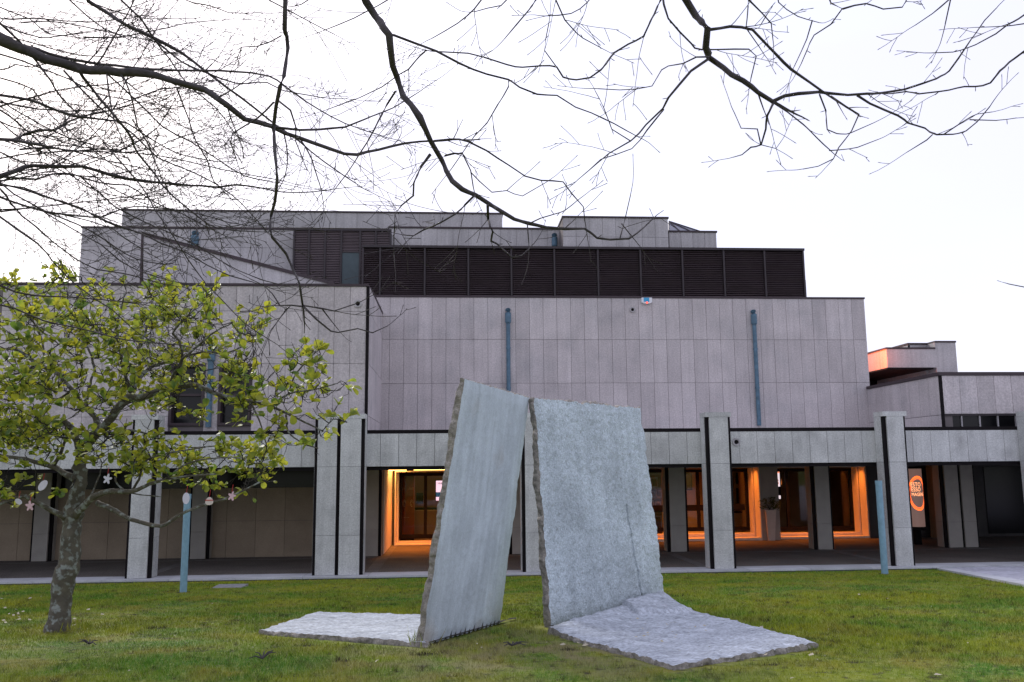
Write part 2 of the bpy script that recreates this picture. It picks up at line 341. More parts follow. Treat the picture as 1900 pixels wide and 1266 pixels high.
for j, (z0, z1) in enumerate(zip(zl[:-1], zl[1:])):
    for i in range(9):
        y0 = YW + .07 + i * (YM - YW - .07) / 9; slab_piece('stone_panel', xl1 - .001, xl1 + .025, y0 + .006, y0 + (YM - YW - .07) / 9 - .006, z0 + .006, z1 - .006, M_PINK, sw)
slab_piece('coping_trim', xl1 - .4, xl1 + .04, YW + .451, YM - .021, zl[4] + .002, zl[4] + .06, M_TRIM, BLD)
part(MB().box(xl0, xl1 - .4, YW + .4, YM + 6, zl[4] - .25, zl[4] - .05), 'wing_roof', M_UPPER)

# -- right wing
xr0 = PX(1745, YW, 730); zr0, zr1 = PZ(768, YW, 1800), PZ(697, YW, 1745); 
rw = part(MB().box(xr0 + .06, 34, YW + .03, YW + .3, zr0, zr1), 'right_wing', M_JOINT)
panels(rw, lin(xr0 + .07, xr0 + .07 + .47 * 34, 34), [zr0, zr1], YW, M_PINK)
slab_piece('corner_trim', xr0, xr0 + .06, YW - .01, YW + .05, ZBT, zr1, M_BLACK, BLD)
slab_piece('coping_trim', xr0 - .03, 34, YW - .03, YW + .3, zr1 + .002, zr1 + .09, M_TRIM, BLD)
slab_piece('coping_trim', xr0 - .03, xr0 + .3, YW + .301, YM - .022, zr1 + .002, zr1 + .085, M_TRIM, BLD)
rs = part(MB().box(xr0 + .03, xr0 + .3, YW + .05, YM + 2, ZBT - .05, zr1), 'right_wing_side', M_JOINT)
zz = [ZBT, zr0 - .02, zr1]
for j in range(2):
    for i in range(8):
        y0 = YW + .055 + i * (YM - YW - .06) / 8; slab_piece('stone_panel', xr0 + .002, xr0 + .03, y0 + .004, y0 + (YM - YW - .06) / 8 - .004, zz[j] + .006, zz[j + 1] - .006, M_PINK, rs)
# strip window under the right wing
sx1 = xr0 + 5.0
stw = part(MB().box(xr0 + .06, sx1, YW + .02, YW + .2, zr0 - .05, zr0 - .003).box(xr0 + .06, sx1, YW + .02, YW + .2, ZBT, ZBT + .06), 'strip_window', M_LMUL)
nb = 10
for i in range(nb):
    a = xr0 + .07 + i * (sx1 - xr0 - .07) / nb; b = a + (sx1 - xr0 - .07) / nb - .03
    slab_piece('pane', a, b, YW + .08, YW + .1, ZBT + .061, zr0 - .051, M_DGLASS, stw)
    slab_piece('mullion', b + .001, b + .029, YW + .04, YW + .12, ZBT + .061, zr0 - .051, M_UPPER, stw)
part(MB().box(xr0 + .3, 34, YW + .3, YM + 8, zr1 - .25, zr1 - .05), 'right_wing_roof', M_UPPER)

# -- louvered top storey
YL = 26.7
lx0, lx1 = PX(673, YL, 500), PX(1492, YL, 500); lz0, lz1 = zj[3] - .1, PZ(457, YL, 950)
mull = [673, 705, 788, 869, 949, 1029, 1110, 1189, 1267, 1344, 1420, 1492]
mlx = [PX(p, YL, 500) for p in mull]
lb = part(MB().box(lx0, lx1, YL + .16, YL + 5, lz0, lz1 - .01), 'louver_storey', M_TRIM)
nsl = 30
for a, b in zip(mlx[:-1], mlx[1:]):
    m_ = MB(); h = (lz1 - .08 - lz0) / nsl
    for k in range(nsl):
        z = lz0 + k * h; n_ = len(m_.v)
        m_.v += [(a + .04, YL + .02, z), (b - .04, YL + .02, z), (b - .04, YL + .11, z + h * .8), (a + .04, YL + .11, z + h * .8), (a + .04, YL + .035, z), (b - .04, YL + .035, z), (b - .04, YL + .125, z + h * .8), (a + .04, YL + .125, z + h * .8)]
        m_.f += [(n_, n_ + 1, n_ + 2, n_ + 3), (n_ + 7, n_ + 6, n_ + 5, n_ + 4), (n_, n_ + 4, n_ + 5, n_ + 1), (n_ + 3, n_ + 2, n_ + 6, n_ + 7)]
    o = mesh('louver_panel', m_.v, m_.f, M_LOUV, BLD)
for x in mlx: slab_piece('mullion', x - .028, x + .028, YL + .005, YL + .13, lz0, lz1 - .075, M_LMUL, BLD)
slab_piece('louver_frame', lx0 - .04, lx1 + .04, YL - .03, YL + .16, lz1 - .074, lz1, M_LMUL, BLD)
slab_piece('louver_end', lx1 + .041, lx1 + .16, YL + .3, YL + 3, lz0, PZ(516, YL, 1490), M_LOUV, BLD)
# louvered recess with the door, behind and left
YL2 = 29.0
q0, q1 = PX(545, YL2, 470), PX(724, YL2, 470); qz1, qz0 = PZ(425, YL2, 630), PZ(535, YL2, 600)
part(MB().box(q0, q1, YL2 + .16, YL2 + 1, qz0, qz1), 'recess_louver_wall', M_BLACK)
ml2 = [545, 573, 603, 633, 668, 697, 724]; mx2 = [PX(p, YL2, 470) for p in ml2]; dz = PZ(469, YL2, 650)
for i, (a, b) in enumerate(zip(mx2[:-1], mx2[1:])):
    m_ = MB(); z00 = dz + .04 if i == 3 else qz0; nn = 34 if i != 3 else 14; h = (qz1 - .07 - z00) / nn
    for k in range(nn):
        z = z00 + k * h; m_.box(a + .03, b - .03, YL2 + .03 , YL2 + .1, z + .2 * h, z + h * .75)
    mesh('louver_panel', m_.v, m_.f, M_LOUV, BLD)
for x in mx2: slab_piece('mullion', x - .03, x + .03, YL2 - .02, YL2 + .12, qz0, qz1 - .07, M_LMUL, BLD)
slab_piece('louver_frame', q0 - .03, q1 + .03, YL2 - .03, YL2 + .15, qz1 - .069, qz1, M_LMUL, BLD)
slab_piece('door', mx2[3] + .035, mx2[4] - .035, YL2 + .02, YL2 + .1, qz0, dz, mat('grey_green_door', (.06, .085, .095), .5, var=.15), BLD)
slab_piece('louver_frame', mx2[3] + .031, mx2[4] - .031, YL2 + .0, YL2 + .12, dz + .002, dz + .038, M_LMUL, BLD)

# -- upper walls (outlines carried to their own distance, with real thickness)
def upoly(pts, Y, th, m, name, parent=None):
    return MB().prism([at(x, y, Y) for x, y in pts], (0, th, 0)).build(name, m, parent or BLD)
def upwall(name, px0, px1, ytop, ybot, Y, th, m, ncol, joints=()):
    P_ = upoly([(px0, ytop), (px1, ytop), (px1, ybot), (px0, ybot)], Y + .03, th, M_JOINT, name)
    a, b = PX(px0, Y, ytop), PX(px1, Y, ytop); zt, zb = PZ(ytop, Y, (px0 + px1) / 2), PZ(ybot, Y, (px0 + px1) / 2)
    P_.data.clear_geometry(); mm = MB().box(a, b, Y + .03, Y + th, zb, zt); P_.data.from_pydata(mm.v, [], mm.f); 
    if not P_.data.materials: P_.data.materials.append(M_JOINT)
    zz = [zb] + [PZ(j, Y, (px0 + px1) / 2) for j in joints] + [zt]
    panels(P_, lin(a, b, ncol), zz, Y, m)
    slab_piece('coping_trim', a - .03, b + .03, Y - .03, Y + th, zt + .002, zt + .06, M_TRIM, BLD)
    return P_, a, b, zb, zt
YS = 27.2
# sloping parapet wall
SP = upoly([(267, 436), (618, 527), (640, 545), (262, 545)], YS + .03, .3, M_JOINT, 'sloping_wall')
def ys_(x): return 434 + (x - 267) * (526 - 434) / (618 - 267)
nc = 11
for i in range(nc):
    xa, xb = 266 + i * 352 / nc, 266 + (i + 1) * 352 / nc - .35
    upoly([(xa, ys_(xa)), (xb, ys_(xb)), (xb, 545), (xa, 545)], YS, .028, M_UPPER, 'stone_panel', SP)
upoly([(264, 430), (620, 523), (620, 529), (264, 436.5)], YS - .04, .4, M_TRIM, 'sloping_coping')
upoly([(262, 436), (266, 436), (262, 545), (258, 545)], YS - .03, .35, M_TRIM, 'corner_trim')
upwall('rear_wall', 152, 545, 425, 545, 29.5, .4, M_UPPER, 12, (459,))
upwall('rear_wall', 722, 1045, 425, 470, 29.6, .4, M_UPPER, 11)
upwall('penthouse_wall', 227, 932, 394.5, 423, 31, 4, M_UPPER, 18)
upwall('tower_block', 1044, 1239, 405, 470, 28.6, 4, M_UPPER, 8, (440,))
upwall('stair_block', 1241, 1329, 431.5, 475, 29.2, 3, M_UPPER, 4)
part(MB().box(PX(724, 29.6), PX(1045, 29.6), 30, 34, PZ(470, 29.6), PZ(428, 29.6)), 'rear_roof', M_UPPER)
# skylight pyramid
a, b, c, d_ = at(1241, 431, 29.6), at(1303, 431, 29.6), at(1303, 431, 31.5), at(1241, 431, 31.5); ap = at(1241, 411, 30.4)
c = Vector((b.x, 31.5, b.z)); d_ = Vector((a.x, 31.5, a.z))
sk = mesh('skylight', [a, b, c, d_, ap], [(0, 1, 4), (1, 2, 4), (2, 3, 4), (3, 0, 4), (3, 2, 1, 0)], mat('skylight_glass', (.16, .16, .2), .2), BLD)
for t in (0.001, .35, .7, .999):
    pt = a.lerp(b, t) + Vector((0, -.01, .01)); MB().tube([pt, ap + Vector((0, -.01, .01))], .02, 4).build('glazing_bar', M_LMUL, sk)

# -- balcony tower at right
YK = 28.2
def boxpx(x0, x1, y0, y1, Y, dep, m, name):
    a, b = PX(x0, Y, (y0 + y1) / 2), PX(x1, Y, (y0 + y1) / 2); return part(MB().box(a, b, Y, Y + dep, PZ(y1, Y, (x0 + x1) / 2), PZ(y0, Y, (x0 + x1) / 2)), name, m), a, b
o, ba, bb = boxpx(1646, 1736.5, 648, 682, YK, 5, M_UPPER, 'balcony')
slab_piece('coping_trim', ba - .02, bb, YK - .02, YK + 5, PZ(648, YK, 1690) + .002, PZ(648, YK, 1690) + .06, M_TRIM, BLD)
o2, ta, tb = boxpx(1686, 1759, 637, 682, YK + .5, 4, M_UPPER, 'stair_tower')
slab_piece('coping_trim', ta - .02, tb + .02, YK + .48, YK + 4.5, PZ(637, YK, 1720) + .02, PZ(637, YK, 1720) + .08, M_TRIM, BLD)
slab_piece('corner_trim', ta - .01, ta + .05, YK + .47, YK + .5, PZ(648, YK, 1720), PZ(637, YK, 1720), M_BLACK, BLD)
ztw = PZ(637, YK, 1720) + .02; part(MB().box(bb + .001, tb, YK + .001, YK + .499, PZ(700, YK, 1740), ztw), 'tower_front', M_UPPER); slab_piece('coping_trim', bb, tb + .02, YK - .02, YK + .478, ztw + .002, ztw + .06, M_TRIM, BLD)
part(MB().box(bb - .1, tb, YK + .5, YK + 4, 3.0, PZ(682, YK, 1740)-.01), 'tower_base', M_UPPER)
part(MB().box(ba - 3, bb, YK + 4.0, YK + 4.3, 3.0, PZ(682, YK, 1700)), 'recess_back', M_BLACK)
part(MB().box(ba, bb - .1, YK + .01, YK + 4, PZ(682, YK, 1690) - .05, PZ(682, YK, 1690) - .001), 'balcony_soffit', M_BLACK)

# -- back wall of the left bays
zc = 1.95
bw = part(MB().box(-16, R2X[2][0][0] - .1, YR + .33, YR + .6, 0, zc), 'back_wall', M_JOINT)
panels(bw, lin(-13, R2X[2][0][0] - .1, 12), [0.01, 1.02, zc], YR + .3, M_BEIGE)
cl = part(MB().box(-16, R2X[2][0][0] - .1, YR + .40, YR + .6, zc + .002, ZCEIL), 'clerestory_band', M_DGLASS)
# -- entrance recess, bay two
ex0 = R2X[2][1][1] + .1
sd_ = part(MB().box(ex0 - .3, ex0, YR + .5, YD, 0.01, ZCEIL), 'recess_side_wall', M_JOINT)
for i in range(5):
    y0 = YR + .55 + i * (YD - YR - .75) / 5
    slab_piece('stone_panel', ex0 + .001, ex0 + .03, y0 + .004, y0 + (YD - YR - .75) / 5 - .004, .02, 2.42, M_REVEAL, sd_)
def glazed(name, px0, px1, mull, rails, Y, ztop, frame=.10, rev=.14, step=.16, bottom=.09, glass=M_GLASS):
    """a glazed unit: stepped stone reveal, dark frame, mullions and panes"""
    a, b = PX(px0, Y, 940), PX(px1, Y - .5, 940)
    rev = .035; dp = .5; t = .035; zt0 = ztop - .03
    r = MB().box(a, a + rev, Y - dp, Y, .01, ztop).box(b - rev, b, Y - dp, Y, .01, ztop).box(a + rev, b - rev, Y - dp, Y, .01, bottom * .45).box(a + rev, b - rev, Y - dp, Y, zt0, ztop)
    R_ = part(r, 'stone_reveal', M_REVEAL)
    i0, i1 = a + rev + .02, b - rev - .02
    r2 = MB().box(i0 - .02, i0 + t, Y + .03, Y + .42, .01, zt0).box(i1 - t, i1 + .02, Y + .03, Y + .42, .01, zt0).box(i0 + t, i1 - t, Y + .03, Y + .42, .01, bottom)
    r2.build('inner_reveal', M_REVEAL, R_)
    Y = Y + .20; ztop = zt0 + .02
    i0 += t; i1 -= t; zb = bottom + .061; zt = ztop - .061
    D = MB().box(i0, i0 + frame, Y + .22, Y + .3, zb, zt).box(i1 - frame, i1, Y + .22, Y + .3, zb, zt).box(i0 + frame, i1 - frame, Y + .22, Y + .3, zb, zb + frame * 1.3).box(i0 + frame, i1 - frame, Y + .22, Y + .3, zt - frame, zt)
    ms_ = [PX(m, Y, 940) for m in mull]
    G = part(D, name, M_BLACK)
    for m in ms_: slab_piece('mullion', m - frame / 2, m + frame / 2, Y + .215, Y + .305, zb + frame * 1.3, zt - frame, M_BLACK, G)
    ed = [i0 + frame] + ms_ + [i1 - frame]
    for ya, yb_ in rails: 
        for u, v_ in zip(ed[:-1], ed[1:]): slab_piece('rail', u + frame / 2, v_ - frame / 2, Y + .22, Y + .3, PZ(yb_, Y + .2, (px0 + px1) / 2), PZ(ya, Y + .2, (px0 + px1) / 2), M_BLACK, G)
    for u, v_ in zip(ed[:-1], ed[1:]): slab_piece('glass_pane', u, v_, Y + .255, Y + .262, zb + .02, zt - .02, glass, G)
    return a, b
zdoor = PZ(872, YD, 1000)
glazed('entrance_door', 734, 968, (789, 838, 890), (), YD, zdoor)
gA = glazed('glazed_screen', 1196, 1412, (1240, 1300, 1362), ((937, 948),), YD, PZ(867, YD, 1300), bottom=.2)
gB = glazed('glazed_screen', 1430, 1611, (1467, 1530), (), YD + .3, PZ(866, YD, 1500), bottom=.16)
# solid pieces of the rear front between the glazed units
zx = ZCEIL
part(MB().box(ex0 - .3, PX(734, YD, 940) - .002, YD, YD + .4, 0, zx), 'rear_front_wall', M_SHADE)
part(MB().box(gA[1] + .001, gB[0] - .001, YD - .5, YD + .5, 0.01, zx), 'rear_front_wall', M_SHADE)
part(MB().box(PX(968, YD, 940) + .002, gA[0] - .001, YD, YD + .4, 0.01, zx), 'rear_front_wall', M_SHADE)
part(MB().box(gB[1] + .001, 34, YD - .25, YD + .6, 0.01, zx), 'rear_front_wall', mat('dark_panel_wall', (.035, .032, .03), .4, var=.4, vscale=2))
part(MB().box(ex0, gB[1], YD - .02, YD + .45, zdoor + .002, zx), 'rear_lintel', M_BLACK)
slab_piece('dark_glazing', PX(1822, YD, 940), 33.5, YD - .28, YD - .251, .1, 2.35, M_DGLASS, BLD)
slab_piece('stone_pier', PX(1735, YD - .8, 940), PX(1751, YD - .8, 940), YD - .8, YD - .4, .01, zx, M_BEIGE, BLD)
# interior room
rm = part(MB().box(ex0, 17, YD + .6, 36, -.05, .0), 'interior_floor', M_WOOD)
part(MB().box(ex0 - .3, 17, 35.6, 35.9, 0, 2.9), 'interior_back_wall', M_WALLIN)
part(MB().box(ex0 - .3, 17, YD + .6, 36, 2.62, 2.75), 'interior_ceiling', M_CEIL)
part(MB().box(ex0 - .3, ex0, YD + .4, 35.6, 0, 2.62), 'interior_side_wall', M_WALLIN)
part(MB().box(10.2, 10.4, YD + .7, 35.6, 0, 2.62), 'interior_partition', M_WALLIN)
part(MB().box(17, 17.3, YD + .6, 36, 0, 2.9), 'interior_side_wall', M_WALLIN)
def area(name, loc, sx, sy, e, col, rot=(0, 0, 0)):
    l = bpy.data.lights.new(name, 'AREA'); l.shape = 'RECTANGLE'; l.size = sx; l.size_y = sy; l.energy = e; l.color = col; l.spread = math.radians(115)
    o = bpy.data.objects.new(name, l); COL.objects.link(o); o.location = loc; o.rotation_euler = rot; return o
WARM = (1, .24, .03)
M_LAMP = emis('warm_lamp', (1, .5, .13), 3)
# lamps: entrance corner fixture, soffit strip, strips in the heads of the reveals
lc = at(724, 874, 28.3)
t_ = thing('ceiling_lamp', 'glowing yellow ceiling lamp in the corner above the orange lit entrance wall', 'lamp', (lc.x, 28.3, lc.z))
MB().box(ex0 + .04, ex0 + .5, 27.2, 28.9, 2.40, 2.47).build('diffuser', M_LAMP, t_); MB().box(ex0 + .04, ex0 + .52, 27.18, 28.92, 2.471, ZCEIL + .02).build('housing', M_BLACK, t_)
area('entrance_light', (ex0 + .9, 27.9, 2.38), .6, 1.6, 20, WARM)
t_ = thing('ceiling_lamp', 'thin glowing strip lamp under the arcade beam left of the smooth leaning stone', 'lamp', (-.8, 22.6, 2.45))
MB().box(-1.1, .3, 23.6, 23.75, 2.41, 2.45).build('diffuser', M_LAMP, t_); MB().box(-1.12, .32, 23.58, 23.77, 2.451, ZCEIL - .001).build('housing', M_BLACK, t_)
area('screen_light', ((gA[0] + gA[1]) / 2, YD - .22, PZ(867, YD, 1300) - .05), gA[1] - gA[0] - .25, .3, 18, WARM)
area('screen_light', ((gB[0] + gB[1]) / 2, YD + .08, PZ(866, YD, 1500) - .05), gB[1] - gB[0] - .25, .3, 14, WARM)
area('room_light', (1.5, 32.5, 2.58), 5, 3, 30, (1, .55, .22)); area('room_light', (8.0, 33, 2.58), 3.5, 3, 40, (1, .45, .12)); area('room_light', (13.5, 33, 2.58), 3, 3, 1.2, (1, .5, .2))
# warm light catching the balcony
sp = bpy.data.lights.new('balcony_light', 'SPOT'); sp.energy = 150; sp.color = (1, .13, .01); sp.spot_size = math.radians(70); sp.spot_blend = .6; sp.shadow_soft_size = .12
so = bpy.data.objects.new('balcony_light', sp); COL.objects.link(so); so.location = (xw + .45, 28.0, PZ(660, YK, 1600)); tgt = Vector((ba, YK + .7, PZ(664, YK, 1646)))
so.rotation_euler = (so.location - tgt).to_track_quat('Z', 'Y').to_euler()

# -- downpipes, vents, alarm box
def pipe(px_top, px_bot, yt, yb, Y, rr, fun=True):
    a = at(px_top, yt, Y - .09); b = at(px_bot, yb, Y - .09); a.x = (a.x + b.x) / 2; b.x = a.x
    p = MB().tube([b, a + Vector((0, 0, -.35))], rr, 12).build('downpipe', M_PIPE, BLD, smooth=False)
    MB().tube([a + Vector((0, 0, -.42)), a + Vector((0, 0, -.38)), a + Vector((0, 0, -.1)), a + Vector((0, .03, 0)), a + Vector((0, .1, .02))], [rr * 1.1, rr * 1.45, rr * 1.45, rr * 1.35, rr * .9], 12).build('hopper', M_PIPE, p)
    k = a.z - 1.2
    while k > b.z + .3: MB().tube([(a.x, a.y, k), (a.x, a.y, k + .05)], rr * 1.18, 12).build('pipe_collar', M_PIPE, p); k -= 1.2
pipe(942, 945, 575, 796, YM, .062); pipe(1397, 1410, 578, 790, YM, .062); pipe(391, 388, 640, 793, YW, .07); pipe(361, 361, 433, 470, 29.5, .09); pipe(1029, 1029, 436, 470, 29.6, .07)
def vent(px, py, Y, r):
    c = at(px, py, Y); pts = lambda rr: [(c.x + rr * math.cos(2 * PI * k / 20), 0, c.z + rr * math.sin(2 * PI * k / 20)) for k in range(20)]
    v = [(x, Y - .03, z) for x, _, z in pts(r)] + [(x, Y - .03, z) for x, _, z in pts(r * .62)] + [(x, Y + .0, z) for x, _, z in pts(r * .5)] + [(x, Y, z) for x, _, z in pts(r * 1.05)]
    f = []
    for k in range(20):
        j = (k + 1) % 20; f += [(k, j, 20 + j, 20 + k), (20 + k, 20 + j, 40 + j, 40 + k), (60 + k, 60 + j, j, k)]
    o = mesh('round_vent', v, f, M_UPPER, BLD); mesh('vent_bore', [(x, Y - .005, z) for x, _, z in pts(r * .6)], [tuple(range(20))], M_BLACK, o)
vent(664, 564, YW, .1); vent(1173.5, 575, YM, .085); vent(1366, 820.5, YB, .1)
al = at(1199, 559, YM); t_ = thing('alarm_box', 'small white and blue alarm box with a red light high on the main wall', 'alarm box', (al.x, YM, al.z - .1))
MB().prism([(al.x - .16, YM - .005, al.z + .09), (al.x + .16, YM - .005, al.z + .09), (al.x + .16, YM - .005, al.z - .05), (al.x + .08, YM - .005, al.z - .09), (al.x - .08, YM - .005, al.z - .09), (al.x - .16, YM - .005, al.z - .05)], (0, -.1, 0)).build('housing', M_WHITE, t_)
slab_piece('blue_cover', al.x - .1, al.x + .07, YM - .115, YM - .106, al.z - .04, al.z + .085, mat('alarm_blue', (.05, .35, .62), .4), t_)
slab_piece('red_light', al.x - .02, al.x + .02, YM - .125, YM - .106, al.z - .08, al.z - .05, emis('red_led', (1, .05, .02), 1.5), t_)

# ------------------------------------------------------------------ things inside and under the arcade
def text(body, loc, size, m, parent, name='lettering', rot=(PI / 2, 0, 0), align='CENTER', ext=.004, sx=1):
    c = bpy.data.curves.new('txt', 'FONT'); c.body = body; c.size = size; c.extrude = ext; c.align_x = align; c.align_y = 'CENTER'; c.resolution_u = 3
    o = bpy.data.objects.new('txt', c); COL.objects.link(o); bpy.context.view_layer.update()
    me = bpy.data.meshes.new_from_object(o.evaluated_get(bpy.context.evaluated_depsgraph_get())); bpy.data.objects.remove(o)
    R_ = Matrix.Translation(Vector(loc)) @ Matrix.Rotation(rot[2], 4, 'Z') @ Matrix.Rotation(rot[0], 4, 'X') @ Matrix.Diagonal((sx, 1, 1, 1)); me.transform(R_)
    me.materials.clear(); me.materials.append(m); return link(name, me, parent)
M_ORG = emis('orange_glow', (1, .13, .02), .75); M_OLET = emis('pale_orange_glow', (1, .40, .18), .6)
# reception desk, column with emblems, picture, screen behind the entrance
Yi = 31.6
dx0, dx1, dzt = PX(764, Yi, 950), PX(860, Yi, 950), PZ(949, Yi, 800)
t_ = thing('reception_desk', 'pale yellow reception counter behind the entrance glass', 'desk', (dx0, Yi, 0))
MB().box(dx0, dx1, Yi, Yi + .7, .01, dzt).build('front_panel', M_DESK, t_); MB().box(dx0 - .03, dx1 + .03, Yi - .03, Yi + .75, dzt + .001, dzt + .04).build('counter_top', M_DESK, t_)
MB().box(dx0 + .1, dx0 + .9, Yi + .2, Yi + .5, dzt + .041, dzt + .12).build('keyboard_tray', M_BLACK, t_)
cx0, cx1 = PX(743, Yi - .8, 930), PX(768, Yi - .8, 930)
t_ = thing('banner_column', 'orange brown display column with two ring emblems behind the entrance glass', 'banner', (cx0, Yi - .8, 0))
MB().box(cx0, cx1, Yi - .8, Yi - .3, .1, 2.35).build('column_panel', mat('rust_panel', (.42, .11, .02), .6, var=.1), t_); MB().box(cx0, cx1, Yi - .8, Yi - .3, 0, .099).build('column_plinth', M_BLACK, t_)
M_EMB = mat('emblem_print', (.85, .5, .25), .6)
for px in (750, 764):
    c = at(px, 934, Yi - .81)
    for r0, r1 in ((.075, .058), (.045, .03)):
        v = []; f = []
        for k in range(18):
            a = 2 * PI * k / 18; v += [(c.x + r0 * .8 * math.cos(a), c.y, c.z + r0 * 1.7 * math.sin(a)), (c.x + r1 * .8 * math.cos(a), c.y, c.z + r1 * 1.7 * math.sin(a))]
        f = [(2 * k, 2 * ((k + 1) % 18), 2 * ((k + 1) % 18) + 1, 2 * k + 1) for k in range(15)]; mesh('ring_emblem', v, f, M_EMB, t_)
for px in (747, 763): c = at(px, 907, Yi - .812); text('////', c, .12, M_EMB, t_, sx=1.3)
c = at(754, 960, Yi - .812); text('~~~', c, .12, M_EMB, t_)
wp = lambda px, y: at(px, y, 35.5)
def frame_pic(px0, px1, y0, y1, label, m=M_PICT, fm=M_BLACK, Y=35.58, cat='picture', name='framed_picture'):
    a, b = at(px0, y1, Y), at(px1, y0, Y); t = thing(name, label, cat, (a.x, Y, a.z))
    MB().box(a.x, b.x, Y - .04, Y, a.z, b.z).build('frame', fm, t); MB().box(a.x + .03, b.x - .03, Y - .047, Y - .041, a.z + .03, b.z - .03).build('print', m, t); return t
frame_pic(773, 785, 915, 935, 'small dark picture on the wall above the reception counter')
a, b = at(809, 929, Yi + 1), at(834, 892, Yi + 1)
t_ = thing('wall_screen', 'bright pinkish white screen with a dark blue band beside the smooth leaning stone', 'screen', (a.x, Yi + 1, a.z))
MB().box(a.x - .02, b.x + .02, Yi + 1.0, Yi + 1.06, a.z - .02, b.z + .02).build('bezel', M_BLACK, t_)
MB().box(a.x, b.x, Yi + .985, Yi + .999, a.z, b.z).build('display', emis('screen_pink', (.9, .62, .8), .5), t_)
zb_ = b.z - (b.z - a.z) * .82; MB().box(a.x, b.x, Yi + .975, Yi + .984, zb_, b.z - (b.z - a.z) * .58).build('blue_band', emis('screen_blue', (.01, .05, .1), .5), t_)
text('HALL', (a.x + .2, Yi + .974, b.z - .1), .12, M_BLACK, t_); text('E', (b.x - .12, Yi + .974, b.z - .22), .12, M_BLACK, t_)
# pictures on the orange wall
for (p0, p1, y0, y1, lb_) in ((1366, 1373, 878, 898, 'tall dark picture in the upper left of the four behind the glass beside the brick-free orange reveal'),
                              (1379, 1385, 878, 898, ''), (1367, 1374, 906, 934, ''), (1380, 1386, 907, 934, '')):
    nm = {(1366, 878): 'tall dark picture at the upper left of the four on the orange lit wall', (1379, 878): 'tall dark picture at the upper right of the four on the orange lit wall',
          (1367, 906): 'tall dark picture at the lower left of the four on the orange lit wall', (1380, 907): 'tall dark picture at the lower right of the four on the orange lit wall'}[(p0, y0)]
    Yq = 31.2; frame_pic(p0, p1, y0, y1, nm, Y=Yq - .001)
wq0, wq1 = PX(1345, 31.2, 940), PX(1398, 31.2, 940)
t_ = thing('display_wall', 'orange lit partition hung with four dark pictures behind the glass', 'partition', ((wq0 + wq1) / 2, 31.3, 0))
MB().box(wq0, wq1, 31.2, 31.35, 0.01, 2.6).build('board', M_WALLIN, t_)
MB().box(wq0 + .1, wq1 - .1, 30.9, 31.1, .01, .8).build('low_case', M_DESK, t_); MB().box(wq0 + .1, wq1 - .1, 30.85, 31.12, .801, .84).build('case_top', M_BLACK, t_)
frame_pic(1268, 1283, 878, 910, 'large black picture behind the glass just right of the inner granite pillar', Y=34.0)
# shelf of pale objects (gift shop) left of inner pillar
sx0, sx1 = PX(1196, 30.6, 930), PX(1230, 30.6, 930); SZ = [.25, .9, 1.02, 1.35, 1.7, 2.2]
t_ = thing('display_shelf', 'dim shelf with pale framed goods behind the glass at the rough stone’s edge'.replace('’', "'"), 'shelf', ((sx0 + sx1) / 2, 30.6, 0))
MB().box(sx0, sx1, 30.75, 30.8, .01, 2.4).build('back_board', M_WOOD, t_)
for z in SZ[1:]: MB().box(sx0, sx1, 30.5, 30.749, z - .02, z).build('shelf_board', M_BLACK if z < 1 else M_WALLIN, t_)
M_CREAM = mat('cream_goods', (.6, .5, .42), .7, var=.2, vscale=9)
for i, (u0, u1, z0, h) in enumerate(((.15, .5, 1.05, .24), (.55, .9, 1.04, .2), (.2, .6, 1.37, .24), (.62, .95, 1.37, .28), (.15, .75, 1.72, .36), (.1, .9, .3, .45))):
    xa, xb = sx0 + (sx1 - sx0) * u0, sx0 + (sx1 - sx0) * u1
    g = MB().prism([(xa, 30.55, z0), (xb, 30.55, z0), (xb, 30.6, z0 + h), (xa, 30.6, z0 + h)], (0, .03, 0)).build('display_card', M_CREAM, None)
    g['label'] = ['small pale card at left on the third shelf behind the glass', 'small pale card at right on the third shelf behind the glass', 'pale card at left on the middle shelf behind the glass', 'pale card at right on the middle shelf behind the glass', 'wide pale card on the upper shelf behind the glass', 'widest pale card low on the display shelf behind the glass'][i]
    g['category'] = 'card'; g['group'] = 'cards on the display shelf'
    mesh('printed_area', [(xa + .04, 30.549 + .001, z0 + .04), (xb - .04, 30.55, z0 + .04), (xb - .04, 30.589, z0 + h - .05), (xa + .04, 30.589, z0 + h - .05)], [(0, 1, 2, 3)], M_WOOD, g)
# hanging banner and number 31
a, b = at(1436.5, 926, YD + .95), at(1446, 873, YD + .95)
t_ = thing('hanging_banner', 'narrow white banner with orange head and dark foot behind the door marked 31', 'banner', (a.x, YD + .95, a.z))
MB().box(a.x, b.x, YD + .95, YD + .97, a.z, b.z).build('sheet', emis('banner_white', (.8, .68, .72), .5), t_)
hh = b.z - a.z
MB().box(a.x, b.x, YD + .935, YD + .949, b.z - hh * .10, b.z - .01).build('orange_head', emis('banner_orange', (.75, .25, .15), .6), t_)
MB().box(a.x, b.x, YD + .935, YD + .949, a.z + hh * .12, a.z + hh * .43).build('dark_foot', M_BLACK, t_)
c = at(1447, 895, YD + .6); num = text('31', (c.x, YD + .66, c.z), .30, mat('gold_number', (.62, .42, .15), .35), BLD, 'number_sign')
